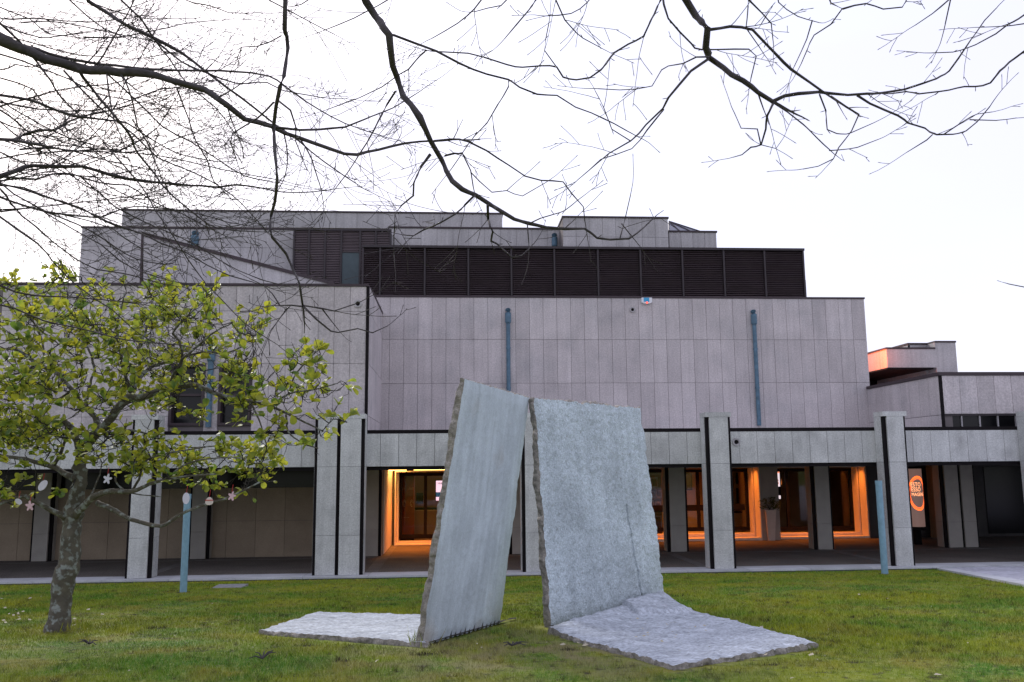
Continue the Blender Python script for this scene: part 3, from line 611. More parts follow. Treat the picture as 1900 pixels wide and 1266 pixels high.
# planter
pc = at(1431, 1001, 28.75); pc.z = 0
t_ = thing('planter', 'tall tapered pale planter holding a dark leafy plant beside the glazed front', 'planter', (pc.x, 28.75, 0))
MB().tube([(pc.x, 28.75, .005), (pc.x, 28.75, 1.0)], [.15, .235], 4).build('pot', M_POT, t_)
for o in [t_.children[0]]:
    o.data.transform(Matrix.Translation((pc.x, 28.75, 0)) @ Matrix.Rotation(PI / 4 + .25, 4, 'Z') @ Matrix.Translation((-pc.x, -28.75, 0)))
MB().tube([(pc.x, 28.75, .985), (pc.x, 28.75, 1.005)], .15, 12).build('soil', M_SOIL_SHADE, t_)
mb = MB()
for k in range(260):
    a = random.uniform(0, 2 * PI); r = random.uniform(.02, .30); z = 1.0 + random.uniform(.02, .42) * (1.1 - r * 1.5); p = Vector((pc.x + r * math.cos(a), 28.75 + r * math.sin(a), z))
    d = Vector((math.cos(a), math.sin(a), random.uniform(-.3, .9))).normalized() * .11; u = d.cross(Vector((random.random(), random.random(), 1))).normalized() * .025
    n = len(mb.v); mb.v += [tuple(p), tuple(p + d * .5 + u), tuple(p + d), tuple(p + d * .5 - u)]; mb.f.append((n, n + 1, n + 2, n + 3))
o = mesh('foliage', mb.v, mb.f, M_LEAFD, t_); o['kind'] = 'stuff'
for k in range(7): a = k * .9; MB().tube([(pc.x, 28.75, 1.0), (pc.x + .1 * math.cos(a), 28.75 + .1 * math.sin(a), 1.18), (pc.x + .2 * math.cos(a), 28.75 + .2 * math.sin(a), 1.3)], [.008, .006, .003], 4).build('stem', M_MTWIG, t_)
# lit round advertising column at right, partly behind the pillar
lc0 = at(1688, 1001, 26.6); cz0, cz1 = PZ(977, 26.6, 1700), PZ(870, 26.6, 1700); cx = PX(1697, 26.6, 925); R0 = .25
t_ = thing('lit_column_sign', 'glowing cylindrical sign with an orange ring and lettering in the right hand bay', 'sign', (cx, 26.6, cz0 - .3))
def cyl(z0, z1, r, n=40): return MB().tube([(cx, 26.6, z0), (cx, 26.6, z1)], r, n)
msl = bpy.data.materials.new('lit_drum'); msl.use_nodes = True; b_ = msl.node_tree.nodes['Principled BSDF']; b_.inputs['Base Color'].default_value = (.3, .22, .2, 1); b_.inputs['Emission Color'].default_value = (.62, .36, .30, 1); b_.inputs['Emission Strength'].default_value = .07
cyl(cz0, cz1, R0).build('drum', msl, t_); cyl(cz0 - .1, cz0 - .001, R0 + .02).build('drum_base', M_BLACK, t_); cyl(cz1 + .001, cz1 + .06, R0 + .02).build('drum_head', M_BLACK, t_)
cyl(0.01, cz0 - .101, .12, 16).build('stand', M_BLACK, t_)
zc_ = PZ(915, 26.6, 1700); RA = .40
def on_drum(s, z, r=R0 + .006): a = s / R0 - PI / 2; return (cx + r * math.cos(a), 26.6 + r * math.sin(a), z)
for ro, ri, rz in ((.29, .262, .60), (.248, .236, .52)):
    v = []; f = []; n = 48
    for k in range(n):
        a = 2 * PI * k / n; v += [on_drum(ro * math.cos(a), zc_ + rz * .88 * math.sin(a)), on_drum(ri * math.cos(a), zc_ + rz * .88 * ri / ro * math.sin(a))]
    f = [(2 * k, 2 * ((k + 1) % n), 2 * ((k + 1) % n) + 1, 2 * k + 1) for k in range(n)]; mesh('orange_ring', v, f, M_ORG, t_)
for txt, zo, sz in (('ESTO', .26, .15), ('ESSO', .11, .15), ('MAGENS', -.04, .12)):
    o = text(txt, (0, 0, 0), sz, M_OLET, t_, ext=0)
    for vv in o.data.vertices: q_ = on_drum(vv.co.x * .85 - (.06 if zo > 0 else 0), zc_ + zo + vv.co.z * 1.2, R0 + .008); vv.co = q_

# ------------------------------------------------------------------ posts and bits on the lawn
def post(px, yb, yt, label):
    p = onlawn(px, yb); h = at(px, yt, p.y).z - p.z; r = .058 * p.y / 15.5
    t = thing('metal_post', label, 'post', p, 'pale blue round posts on the lawn')
    MB().tube([p + Vector((0, 0, -.1)), p + Vector((0, 0, h - .09))], r, 20).build('shaft', M_POST, t); MB().tube([p + Vector((0, 0, h - .089)), p + Vector((0, 0, h))], r * 1.07, 20).build('cap', M_POST, t)
    MB().tube([p + Vector((0, 0, -.02)), p + Vector((0, 0, .012))], [r * 2.2, r * 1.9], 9).build('soil_ring', M_SOIL_SHADE, t)
post(340, 1100, 917, 'pale blue post standing behind the leafy tree in front of the left bays')
post(1642, 1066, 892, 'pale blue post by the paved path in front of the right hand pillar')
c = onlawn(427, 1090); t_ = thing('drain_cover', 'flat grey cover set in the lawn beyond the left hand post', 'drain cover', c)
MB().box(c.x - .3, c.x + .3, c.y - .3, c.y + .3, c.z - .02, c.z + .03).build('plate', M_COVER, t_); MB().box(c.x - .34, c.x + .34, c.y - .36, c.y - .305, c.z - .02, c.z + .025).build('rim', M_KERBD, t_)

# ------------------------------------------------------------------ leaning stones
def fbm(p, o=4): return noise.fractal(p, 1.0, 2.0, o)
def stone(name, BL, BR, TL, TR, T, nu, nv, amp, edge, mats, label, seed=0, teeth=0, groove=None, cat='sculpture', bulge=None):
    n = (BR - BL).cross(TL - BL).normalized(); w = (BR - BL).length
    if n.dot(EYEV - BL) < 0: n = -n
    t = thing(name, label, cat, (BL + BR) / 2, 'granite slabs of the sculpture')
    off = Vector((seed * 7.3, seed * 3.1, 0))
    def P(u, v, k):
        # outline jitter fades away from the rims
        eu = edge * (max(0, 1 - u * 12) * fbm(Vector((v * 9, seed, k * 2))) - max(0, 1 - (1 - u) * 12) * fbm(Vector((v * 9, seed + 5, k * 2))))
        ev = edge * (-max(0, 1 - (1 - v) * 14) * abs(fbm(Vector((u * 9, seed + 9, k * 2)))))
        if teeth: ph = (u * teeth) % 1; th = (.075 + .045 * noise.random_vector().x * 0 + .03 * math.sin(int(u * teeth) * 2.7)) * max(0, 1 - abs(ph - .5) * 4.2) * min(1, u * 3); v = max(v, th / 2.7)
        b = BL.lerp(BR, u); tt = TL.lerp(TR, u); p = b.lerp(tt, v + ev / 2.7) + (BR - BL) * (eu / w); return p
    V = []; Fc = []; mi = []
    def grid(depth, a_, inv):
        base = len(V)
        for j in range(nv + 1):
            for i in range(nu + 1):
                u, v = i / nu, j / nv; p = P(u, v, depth)
                h = a_ * fbm(p * 5 + off, 5) + a_ * .8 * fbm(p * 16 + off, 3) if a_ else 0
                if bulge: h += bulge(u, v)
                rim = min(u, 1 - u, v, 1 - v) * 25
                if rim < 1: h -= .012 * (1 - rim)
                if groove and not inv:
                    (u0, v0, u1, v1) = groove; tt = (v - v0) / (v1 - v0)
                    if 0 <= tt <= 1 and abs(u - (u0 + (u1 - u0) * tt + .002 * math.sin(v * 40))) < .0062: h -= .10
                V.append(p - n * depth + n * h * (-1 if inv else 1))
        for j in range(nv):
            for i in range(nu):
                a = base + j * (nu + 1) + i; q = (a, a + 1, a + nu + 2, a + nu + 1); Fc.append(q if not inv else q[::-1]); mi.append(0)
        return base
    f0 = grid(0, amp, False); b0 = grid(T, .012, True)
    ring = [(i, 0) for i in range(nu)] + [(nu, j) for j in range(nv)] + [(i, nv) for i in range(nu, 0, -1)] + [(0, j) for j in range(nv, 0, -1)]
    K = 5; idx = lambda b, i, j: b + j * (nu + 1) + i; rows = [[idx(f0, i, j) for i, j in ring]]
    for k in range(1, K):
        s = k / K; row = []
        for (i, j) in ring:
            a = V[idx(f0, i, j)]; b = V[idx(b0, i, j)]; p = a.lerp(b, s); c_ = (P(.5, .5, 0) - n * T / 2) - p; c_ -= n * c_.dot(n); c_.normalize()
            row.append(len(V)); V.append(p + c_ * (fbm(p * 14 + off, 4) * edge * .8 - math.sin(s * PI) * edge * .35))
        rows.append(row)
    rows.append([idx(b0, i, j) for i, j in ring])
    m = len(ring)
    for k in range(K):
        for q in range(m): Fc.append((rows[k][(q + 1) % m], rows[k][q], rows[k + 1][q], rows[k + 1][(q + 1) % m])); mi.append(1)
    me = bpy.data.meshes.new(name + '_body'); me.from_pydata([tuple(p) for p in V], [], Fc); me.materials.append(mats[0]); me.materials.append(mats[1])
    me.polygons.foreach_set('material_index', mi); me.shade_smooth(); me.update()
    bm = bmesh.new(); bm.from_mesh(me); bmesh.ops.recalc_face_normals(bm, faces=bm.faces)
    for e in bm.edges:
        if len(e.link_faces) == 2 and e.link_faces[0].material_index != e.link_faces[1].material_index: e.smooth = False
    bm.to_mesh(me); bm.free()
    link('stone_body', me, t); return t
def corners(BL, BR, TL, TR):
    a, b = onlawn(*BL), onlawn(*BR); w_ = b - a; r = ray(*TL); t = ((a - EYEV).dot(w_)) / r.dot(w_); c = EYEV + r * t
    n = w_.cross(c - a).normalized(); r = ray(*TR); d = EYEV + r * ((a - EYEV).dot(n) / r.dot(n)); return a, b, c, d
SL = corners((784, 1200), (929, 1158), (864, 703), (984, 738)); SR = corners((1024, 1165), (1237, 1125), (993, 738), (1190, 756))
stone('leaning_stone', *SL, .095, 120, 150, .004, .034, (M_SLABS, M_SLABE), 'smooth sawn pale granite slab leaning right, with a brown broken left edge and notched foot', 1, teeth=17)
stone('leaning_stone', *SR, .11, 300, 170, .013, .045, (M_SLABR, M_SLABE), 'rough split granite slab leaning left, with a long thin groove cut in its face', 2, groove=(.765, .01, .71, .50))
def gslab(name, pts, T, label, seed, amp, dz=.05, bulge=None):
    q = [onlawn(x, y, dz) for x, y in pts]
    return stone(name, q[0], q[1], q[3], q[2], T, 130, 110, amp, .05, (M_SLABG, M_SLABE), label, seed, bulge=bulge)
gslab('ground_stone', ((1018, 1166), (1250, 1231), (1518, 1190), (1243, 1120)), .13, 'rough pale granite slab lying in the grass at the foot of the rough leaning stone', 3, .017, .06, lambda u, v: .17 * math.exp(-(u * 7) ** 2) * (.2 + .8 * v) * min(1, (1 - v) * 12) + .05 * (1 if (u < .2 + .05 * math.sin(v * 9) and v > .55) else 0) * min(1, (1 - v) * 10))
gslab('ground_stone', ((482, 1168), (790, 1190), (800, 1140), (590, 1134)), .11, 'rough pale granite slab lying in the grass left of the smooth leaning stone', 4, .012, .06)
# dark strips painting the shade under the feet of the stones
def shade_strip(pts, wd):
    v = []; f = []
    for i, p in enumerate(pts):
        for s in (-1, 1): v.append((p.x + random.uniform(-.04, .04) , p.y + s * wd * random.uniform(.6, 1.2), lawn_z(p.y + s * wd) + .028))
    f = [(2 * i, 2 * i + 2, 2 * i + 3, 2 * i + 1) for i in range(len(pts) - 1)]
    return mesh('foot_shade', v, f, M_SOIL_SHADE)
so_ = shade_strip([SL[0].lerp(SL[1], t) for t in lin(0, 1.25, 24)], .09); so_['kind'] = 'structure'
so_ = shade_strip([SR[0].lerp(onlawn(1250, 1234), t) + Vector((0, -.05, 0)) for t in lin(-.1, .8, 22)], .06); so_['kind'] = 'structure'

# ------------------------------------------------------------------ grass blades
def inpoly(px, py, poly):
    c = np.zeros(px.shape, bool); n = len(poly)
    for i in range(n):
        x1, y1 = poly[i]; x2, y2 = poly[(i + 1) % n]
        c ^= ((y1 > py) != (y2 > py)) & (px < (x2 - x1) * (py - y1) / (y2 - y1 + 1e-12) + x1)
    return c
gp1 = [onlawn(x, y, .1).xy for x, y in ((1024, 1170), (1250, 1230), (1514, 1190), (1243, 1128))]; gp2 = [onlawn(x, y, .08).xy for x, y in ((486, 1168), (780, 1190), (800, 1140), (590, 1134))]
def blades(name, n, y0, y1, hm, wm, pw=1.0):
    Y = y0 + (y1 - y0) * rng.random(n) ** pw; X = (rng.random(n) * 2 - 1) * (Y * .64 + 2.4) + Y * .066
    cl_ = np.sin(X * 3.1 + np.cos(Y * 2.3) * 2) * np.cos(Y * 3.7 + X) * .5 + .5
    keep = ~inpoly(X, Y, gp1) & ~inpoly(X, Y, gp2) & (X < PATH_A[0] + (Y - PATH_A[1]) * pdx - .01)
    for (p, q, dd) in ((SL[0], SL[1].lerp(SL[0], -.15), .13), (SR[0] + Vector((-.1, 0, 0)), onlawn(1130, 1205), .13), (onlawn(770, 1197), onlawn(600, 1186), .05)):
        ex, ey = q.x - p.x, q.y - p.y; tt = np.clip(((X - p.x) * ex + (Y - p.y) * ey) / (ex * ex + ey * ey), 0, 1); keep &= (np.hypot(X - p.x - tt * ex, Y - p.y - tt * ey) > dd * (.5 + rng.random(n)))
    keep &= ~((np.abs(X - c.x) < .34) & (np.abs(Y - c.y) < .36))
    X, Y, cl_ = X[keep], Y[keep], cl_[keep]; n = len(X)
    Z = .72 - .064 * (np.maximum(Y, 7) - 8.5)
    h = hm * (.45 + .9 * rng.random(n)) * (.7 + .6 * cl_); wd = wm * (.6 + .8 * rng.random(n)) * (Y / 9); a = rng.random(n) * PI; ln = rng.normal(0, .55, (n, 2)) * h[:, None]
    V = np.empty((n, 3, 3)); V[:, 0] = np.stack([X - wd * np.cos(a), Y - wd * np.sin(a), Z - .01], 1); V[:, 1] = np.stack([X + wd * np.cos(a), Y + wd * np.sin(a), Z - .01], 1)
    V[:, 2] = np.stack([X + ln[:, 0], Y + ln[:, 1], Z + h], 1)
    me = bpy.data.meshes.new(name); me.vertices.add(n * 3); me.loops.add(n * 3); me.polygons.add(n)
    me.vertices.foreach_set('co', V.ravel()); me.loops.foreach_set('vertex_index', np.arange(n * 3, dtype=np.int32)); me.polygons.foreach_set('loop_start', np.arange(0, n * 3, 3, dtype=np.int32))
    me.materials.append(M_BLADE); me.update(); me.validate(); o = link(name, me); return tag(o, 'short green and mossy yellow grass of the lawn', 'grass', kind='stuff')
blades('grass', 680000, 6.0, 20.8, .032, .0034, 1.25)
tuft_spots = [(505 if False else 152, 1165, 60, .16), (775, 1195, 16, .22), (800, 1198, 10, .1), (1145, 1135, 10, .08), (1225, 1127, 10, .1), (130, 1170, 40, .12), (1590, 1062, 10, .05)]
mb = MB()
for (px, py, n, hh) in tuft_spots:
    p0 = onlawn(px, py, .02)
    for k in range(n):
        p = p0 + Vector((random.gauss(0, .07 * (1 if n < 30 else 1.6)), random.gauss(0, .05), 0)); d = Vector((random.gauss(0, .4), random.gauss(0, .4), 1)).normalized() * hh * random.uniform(.5, 1.1); u = Vector((random.uniform(-1, 1), random.uniform(-1, 1), 0)).normalized() * .006
        i = len(mb.v); mb.v += [tuple(p - u), tuple(p + u), tuple(p + d)]; mb.f.append((i, i + 1, i + 2))
tag(mesh('weed_tufts', mb.v, mb.f, M_BLADE), 'longer grass and weeds at the feet of the stones and the tree', 'weeds', kind='stuff')
# pale fallen petals on slab and lawn
mb = MB()
def petal(p, s):
    a = random.uniform(0, 2 * PI); u = Vector((math.cos(a), math.sin(a), random.uniform(-.2, .2))) * s; v_ = Vector((-math.sin(a), math.cos(a), random.uniform(-.1, .3))) * s * .6
    i = len(mb.v); mb.v += [tuple(p - u), tuple(p - v_), tuple(p + u), tuple(p + v_ + Vector((0, 0, s * .3)))]; mb.f.append((i, i + 1, i + 2, i + 3))
for px, py in ((1198, 1157), (1203, 1178), (1195, 1180), (1180, 1182), (1202, 1174), (1245, 1156), (1252, 1155), (1240, 1160), (1260, 1160), (1237, 1158), (1228, 1190), (1248, 1173), (1255, 1178), (1253, 1183), (1313, 1160), (1307, 1161), (1280, 1166), (1290, 1163), (1277, 1175), (1315, 1200), (1260, 1207), (1183, 1148), (1170, 1150), (1192, 1166), (1310, 1170)):
    petal(onlawn(px, py, .17), .02)
for px, py in ((1073, 1193), (1086, 1197), (1103, 1196), (1044, 1196), (1140, 1188), (1413, 1164), (1433, 1168), (1387, 1164), (1505, 1215), (1420, 1215), (288, 1104), (222, 1109), (164, 1131), (56, 1110), (138, 1148), (138, 1160), (380, 1156), (396, 1156), (390, 1104), (155, 1071), (1784, 1164), (1807, 1172), (1740, 1252), (1594, 1103), (1471, 1258), (55, 1150), (20, 1160), (10, 1155), (1630, 1195), (700, 1226), (190, 1140), (420, 1160)):
    petal(onlawn(px, py, .045), .034)
for k in range(90):
    y = random.uniform(7, 19); x = random.uniform(-.6, .62) * y; 
    if x < path_edge(y) - .1: petal(Vector((x, y, lawn_z(y) + .04)), .012)
for k in range(22): petal(onlawn(random.gauss(30, 28), random.gauss(1140, 12), .045), .03)
tag(mesh('petals', mb.v, mb.f, M_PETAL), 'pale petals fallen on the lawn and on the flat stone', 'petals', kind='stuff')
# dead twigs
def twig(px, py, s, label):
    p = onlawn(px, py, .03); t = MB()
    for k in range(7):
        a = random.uniform(0, 2 * PI); e = p + Vector((math.cos(a) * s, math.sin(a) * s * .7, random.uniform(.0, .5) * s)); m_ = p.lerp(e, .5) + Vector((0, 0, .02)); t.tube([p, m_, e], [.008, .006, .003], 5)
    o = t.build('fallen_twig', M_BARK); tag(o, label, 'twig')
twig(950, 1198, .16, 'small dead branching twig on the grass between the two leaning stones'); twig(487, 1222, .12, 'short dead twig on the grass left of the smooth leaning stone'); twig(166, 1195, .14, 'grey stick on the grass just right of the leafy tree')

# ------------------------------------------------------------------ trees
def cr(pts, rad, step=.12):
    """Catmull-Rom through world points with radii"""
    P_ = [2 * pts[0] - pts[1]] + list(pts) + [2 * pts[-1] - pts[-2]]; out = []; ro = []
    for i in range(1, len(P_) - 2):
        n = max(1, int((P_[i + 1] - P_[i]).length / step))
        for k in range(n):
            t = k / n; a, b, c, d = P_[i - 1], P_[i], P_[i + 1], P_[i + 2]
            out.append(.5 * ((2 * b) + (c - a) * t + (2 * a - 5 * b + 4 * c - d) * t * t + (3 * b - a - 3 * c + d) * t ** 3)); ro.append(rad[i - 1] + (rad[i] - rad[i - 1]) * t)
    out.append(pts[-1]); ro.append(rad[-1]); return out, ro
def radii(w0, w1, n, Yl): return [max(.0014, (w0 + (w1 - w0) * (i / (n - 1)) ** .8) * .5 * Yl[i] / F) for i in range(n)]
def grow(mb, p, d, L_, r, lev, rs, curl=0):
    """one twig with side twigs"""
    n = max(4, int(L_ / .04)); pts = [p]; dd = d.normalized(); bend = Vector((rs.uniform(-1, 1), rs.uniform(-.5, .5), rs.uniform(-.7, 1))) * .10
    kids = []
    for i in range(n):
        dd = (dd + bend * .42 + Vector((rs.gauss(0, .05), rs.gauss(0, .04), rs.gauss(0, .05) + .012))).normalized(); pts.append(pts[-1] + dd * (L_ / n))
        if lev > 0 and i > 0 and rs.random() < (.38 if lev > 1 else .30): kids.append((pts[-1].copy(), dd.copy(), i / n))
    rad = [max(.002, r * (1 - .65 * i / n)) for i in range(n + 1)]; mb.tube(pts, rad, 4 if r > .004 else 3, cap=False)
    tip = pts[-1]; mb.tube([tip, tip + dd * .012, tip + dd * .022], [rad[-1] * 1.1, .0028, .0008], 3, cap=False)
    for (q, e, s) in kids:
        ax = Vector((rs.gauss(0, .35), 1, rs.gauss(0, .35))).normalized(); ang = rs.choice((-1, 1)) * rs.uniform(.45, 1.05)
        e2 = Matrix.Rotation(ang, 3, ax) @ e; grow(mb, q, e2, L_ * rs.uniform(.25, .6) * (1 - .5 * s), max(.0018, r * .6), lev - 1, rs)
def limb(tree, px, Y0, Y1, w0, w1, dens=1.0, tl=.55, pre=(), seed=0, lev=2, name='branch', skip=0):
    rs = random.Random(hash((px[0], px[-1])) & 0xffff if not seed else seed); n = len(px); Yl = [Y0 + (Y1 - Y0) * i / (n - 1) for i in range(n)]
    pts = [at(x, y, Yl[i] + (.12 * math.sin(i * 1.7 + px[0][0]) if 0 < i < n - 1 else 0)) for i, (x, y) in enumerate(px)]; ra = radii(w0, w1, n, Yl)
    npre = len(pre)
    if pre:
        q0 = pts[0] - (pts[1] - pts[0]).normalized() * .3; pv = Vector(pre[-1][0]); rv = pre[-1][1]; ext = [(pv.lerp(q0, .5) + Vector((0, 0, .12)), (rv + ra[0]) / 2), (q0, ra[0])]
        full = list(pre) + ext; npre = len(full); pts = [Vector(p) for p, r in full] + pts; ra = [r for p, r in full] + ra
    P_, R_ = cr(pts, ra, .09); k0 = 0
    if pre:
        k0 = min(range(len(P_)), key=lambda i: (P_[i] - pts[npre]).length)
    R_ = [q * (1 + rs.gauss(0, .05) + (.22 if rs.random() < .07 else 0)) for q in R_]
    b = MB(); P2 = [p + Vector((rs.gauss(0, r * .25), 0, rs.gauss(0, r * .25))) for p, r in zip(P_, R_)]; b.tube(P2, R_, 8 if w0 > 7 else 5)
    o = b.build(name, M_BARK, tree, smooth=True); tw = MB(); i = max(k0, 1)
    while i < len(P2) - 1:
        if rs.random() < .26 * dens:
            d = (P2[i + 1] - P2[i - 1]).normalized(); ax = Vector((rs.gauss(0, .3), 1, rs.gauss(0, .3))).normalized(); e = Matrix.Rotation(rs.choice((-1, 1)) * rs.uniform(.5, 1.1), 3, ax) @ d
            grow(tw, P2[i], e, tl * rs.uniform(.35, 1.25), min(max(.0027, R_[i] * .4), .006), lev, rs)
        if R_[i] < .03 and rs.random() < .25: # spur buds
            d = Vector((rs.uniform(-1, 1), rs.uniform(-.3, .3), rs.uniform(-1, 1))).normalized(); tw.tube([P2[i], P2[i] + d * (.02 + R_[i]), P2[i] + d * (.032 + R_[i])], [.002, .003, .001], 3, cap=False)
        i += 1
    d = (P2[-1] - P2[-2]).normalized(); grow(tw, P2[-1], d, tl * .7, R_[-1], lev, rs)
    if tw.v:
        t2 = tw.build('twigs', M_BARK, o); t2['kind'] = 'stuff'
    return o
TA = thing('bare_tree', 'leafless tree whose long arching limbs reach in from the left edge', 'tree', (-6.2, 4.6, lawn_z(4.6)))
fork = Vector((-5.9, 4.7, 4.2))
MB().tube([(-6.2, 4.6, .6), (-6.15, 4.6, 1.2), (-6.05, 4.65, 2.6), fork, fork + Vector((.1, 0, .8))], [.27, .2, .17, .13, .08], 12).build('trunk', M_BARK, TA, smooth=True)
pr = ((fork, .06),)
LL = [
 ([(-80, 55), (0, 77), (37, 88), (84, 109), (145, 128), (219, 133), (280, 138), (337, 155), (381, 170), (421, 197), (455, 219), (505, 236), (556, 256), (640, 286), (680, 283), (752, 266), (800, 262)], 5, 6, 24, 3.5, 1.0),
 ([(488, 232), (556, 241), (606, 239), (640, 236), (675, 222), (730, 200), (770, 175)], 5.7, 6, 6, 2, 1.6),
 ([(44, 86), (91, 98), (145, 114), (189, 120), (303, 130), (381, 131), (431, 133), (498, 141), (539, 168), (589, 202), (640, 229), (700, 250)], 5.1, 6.4, 7, 2, .9),
 ([(150, -40), (165, 0), (202, 27), (236, 47), (286, 71), (337, 98), (381, 131), (421, 162), (471, 199), (512, 232), (556, 263), (600, 300), (660, 340)], 5.6, 6.4, 9, 2, .9),
 ([(290, 77), (337, 114), (381, 135), (438, 155), (495, 153), (525, 168), (590, 180)], 5.8, 6.2, 4, 2, 1),
 ([(128, -30), (128, 0), (162, 30), (195, 54), (230, 70)], 5.4, 5.8, 4, 2, 1),
 ([(215, -30), (225, 0), (263, 37), (286, 74), (313, 108), (354, 162), (400, 200), (430, 240)], 5.5, 6.2, 5, 2, .8),
 ([(-40, 0), (0, 44), (34, 74), (67, 114), (94, 151), (111, 178), (135, 202), (190, 260)], 4.8, 5.6, 6, 2, .8),
 ([(145, 128), (168, 162), (202, 202), (236, 242), (256, 286), (286, 323), (320, 364), (370, 404), (405, 424), (470, 430)], 5.2, 6.2, 6.5, 2, 1),
 ([(175, 115), (219, 155), (269, 202), (303, 236), (354, 263), (404, 296), (455, 327), (505, 337)], 5.3, 6.2, 4, 2, 1.1),
 ([(-60, 170), (0, 177), (50, 185), (101, 202), (135, 214), (185, 222), (236, 229), (270, 252), (330, 285), (400, 300)], 5.1, 6.2, 7, 2, 1.2),
 ([(-60, 190), (0, 190), (40, 198), (101, 205), (175, 205), (219, 195), (263, 178), (300, 165), (330, 162)], 5.3, 5.9, 4, 2, 1.2),
 ([(-60, 258), (0, 259), (27, 259), (44, 249), (71, 241), (101, 242), (128, 226), (155, 215), (189, 209), (260, 190)], 5.2, 5.9, 8, 2.5, 1.2),
 ([(27, 261), (67, 269), (108, 276), (145, 281), (189, 276), (222, 278), (263, 259), (296, 232), (313, 205)], 5.2, 6, 5, 2, 1.2),
 ([(-60, 345), (0, 327), (27, 317), (61, 308), (101, 310), (152, 310), (202, 325), (242, 333), (296, 340), (354, 344), (404, 347), (438, 342), (488, 350), (525, 357), (572, 357)], 5.4, 6.6, 9, 2, 1),
 ([(7, 328), (40, 332), (67, 333), (101, 323), (135, 323), (185, 340), (236, 344), (269, 364), (303, 384), (337, 397), (380, 420)], 5.4, 6.2, 4.5, 2, 1),
 ([(-60, 335), (0, 342), (50, 354), (101, 370), (152, 387), (182, 404), (215, 420), (290, 440)], 5.5, 6.2, 5, 2, .8),
 ([(-60, 355), (0, 365), (50, 384), (101, 396), (141, 401), (185, 404), (229, 387), (269, 384), (337, 391), (400, 405)], 5.5, 6.4, 5, 2, .8),
 ([(-40, 320), (0, 350), (20, 377), (40, 401), (67, 421), (100, 450), (140, 480), (180, 500), (230, 508)], 5.5, 6.2, 4, 2, .8),
 ([(60, 380), (90, 395), (170, 429), (215, 460), (253, 481), (300, 490)], 5.6, 6.3, 3.5, 2, .9),
 ([(-40, 180), (0, 204), (34, 229), (67, 259), (101, 286), (152, 310), (200, 345), (250, 370)], 5.6, 6.3, 4, 2, 1),
 ([(-40, 270), (0, 283), (40, 300), (84, 303), (140, 330)], 5.6, 6, 4, 2, 1),
 ([(327, 162), (343, 202), (364, 263), (384, 296), (397, 337), (430, 370)], 5.6, 6.2, 3.5, 2, .8),
 ([(229, 141), (246, 189), (256, 236), (276, 269), (286, 296), (300, 330)], 5.4, 6, 3.5, 2, .9),
 ([(-60, 100), (0, 130), (30, 120), (60, 125), (110, 110)], 5.2, 5.6, 3.5, 2, 1.2),
 ([(-60, 30), (0, 45), (45, 62), (90, 70), (150, 60)], 5, 5.6, 4, 2, 1.3),
 ([(-30, 0), (15, 20), (55, 35), (85, 60), (120, 66), (170, 60)], 5, 5.8, 3, 1.6, 1.3),
 ([(-60, 110), (0, 145), (60, 165), (90, 210), (130, 245), (200, 300)], 5.7, 6.3, 3.5, 2, .9),
 ([(-60, 480), (0, 530), (60, 548), (140, 552), (230, 560)], 6.6, 7, 5, 2, .7),
 ([(-60, 600), (0, 566), (80, 595), (150, 610), (240, 632), (330, 640)], 6.4, 7, 4, 2, .7),
]
for i, (px, y0, y1, w0, w1, dn) in enumerate(LL):
    far = px[0][0] < 0
    limb(TA, px, y0, y1, w0, w1, dn * 1.75, .66, pre=((fork + Vector((.05, 0, .1 * (i % 4) - .15)), max(.02, w0 * .0022)),) if far and px[0][1] < 400 else (), seed=100 + i)
rx = random.Random(5)
for i in range(24):
    y_ = rx.uniform(10, 420); x_ = rx.choice((-50, -50, rx.uniform(0, 260))); a_ = rx.uniform(-.25, .75) - (.35 if y_ > 330 else 0); p_ = [(x_, y_)]; L_ = rx.uniform(35, 60)
    for k in range(rx.randint(5, 9)): a_ += rx.gauss(0, .16) - .02; p_.append((p_[-1][0] + L_ * math.cos(a_), p_[-1][1] + L_ * math.sin(a_)))
    y5 = rx.uniform(5.2, 6.3); limb(TA, p_, y5, y5 + rx.uniform(.3, 1), rx.uniform(2.6, 4.2), 1.8, 1.5, .6, seed=700 + i)
TB = thing('bare_tree', 'leafless tree whose crooked limbs hang from above into the middle and right', 'tree', (2.0, -2.0, lawn_z(0)))
fk = Vector((1.8, -1.4, 5.2))
MB().tube([(2.0, -2.0, .7), (2.0, -1.98, 1.3), (1.95, -1.8, 3), fk, fk + Vector((0, .2, 1.2))], [.3, .22, .19, .15, .1], 12).build('trunk', M_BARK, TB, smooth=True)
def sp_(p, r=.05): return ((fk, r), (Vector(p), r * .8))
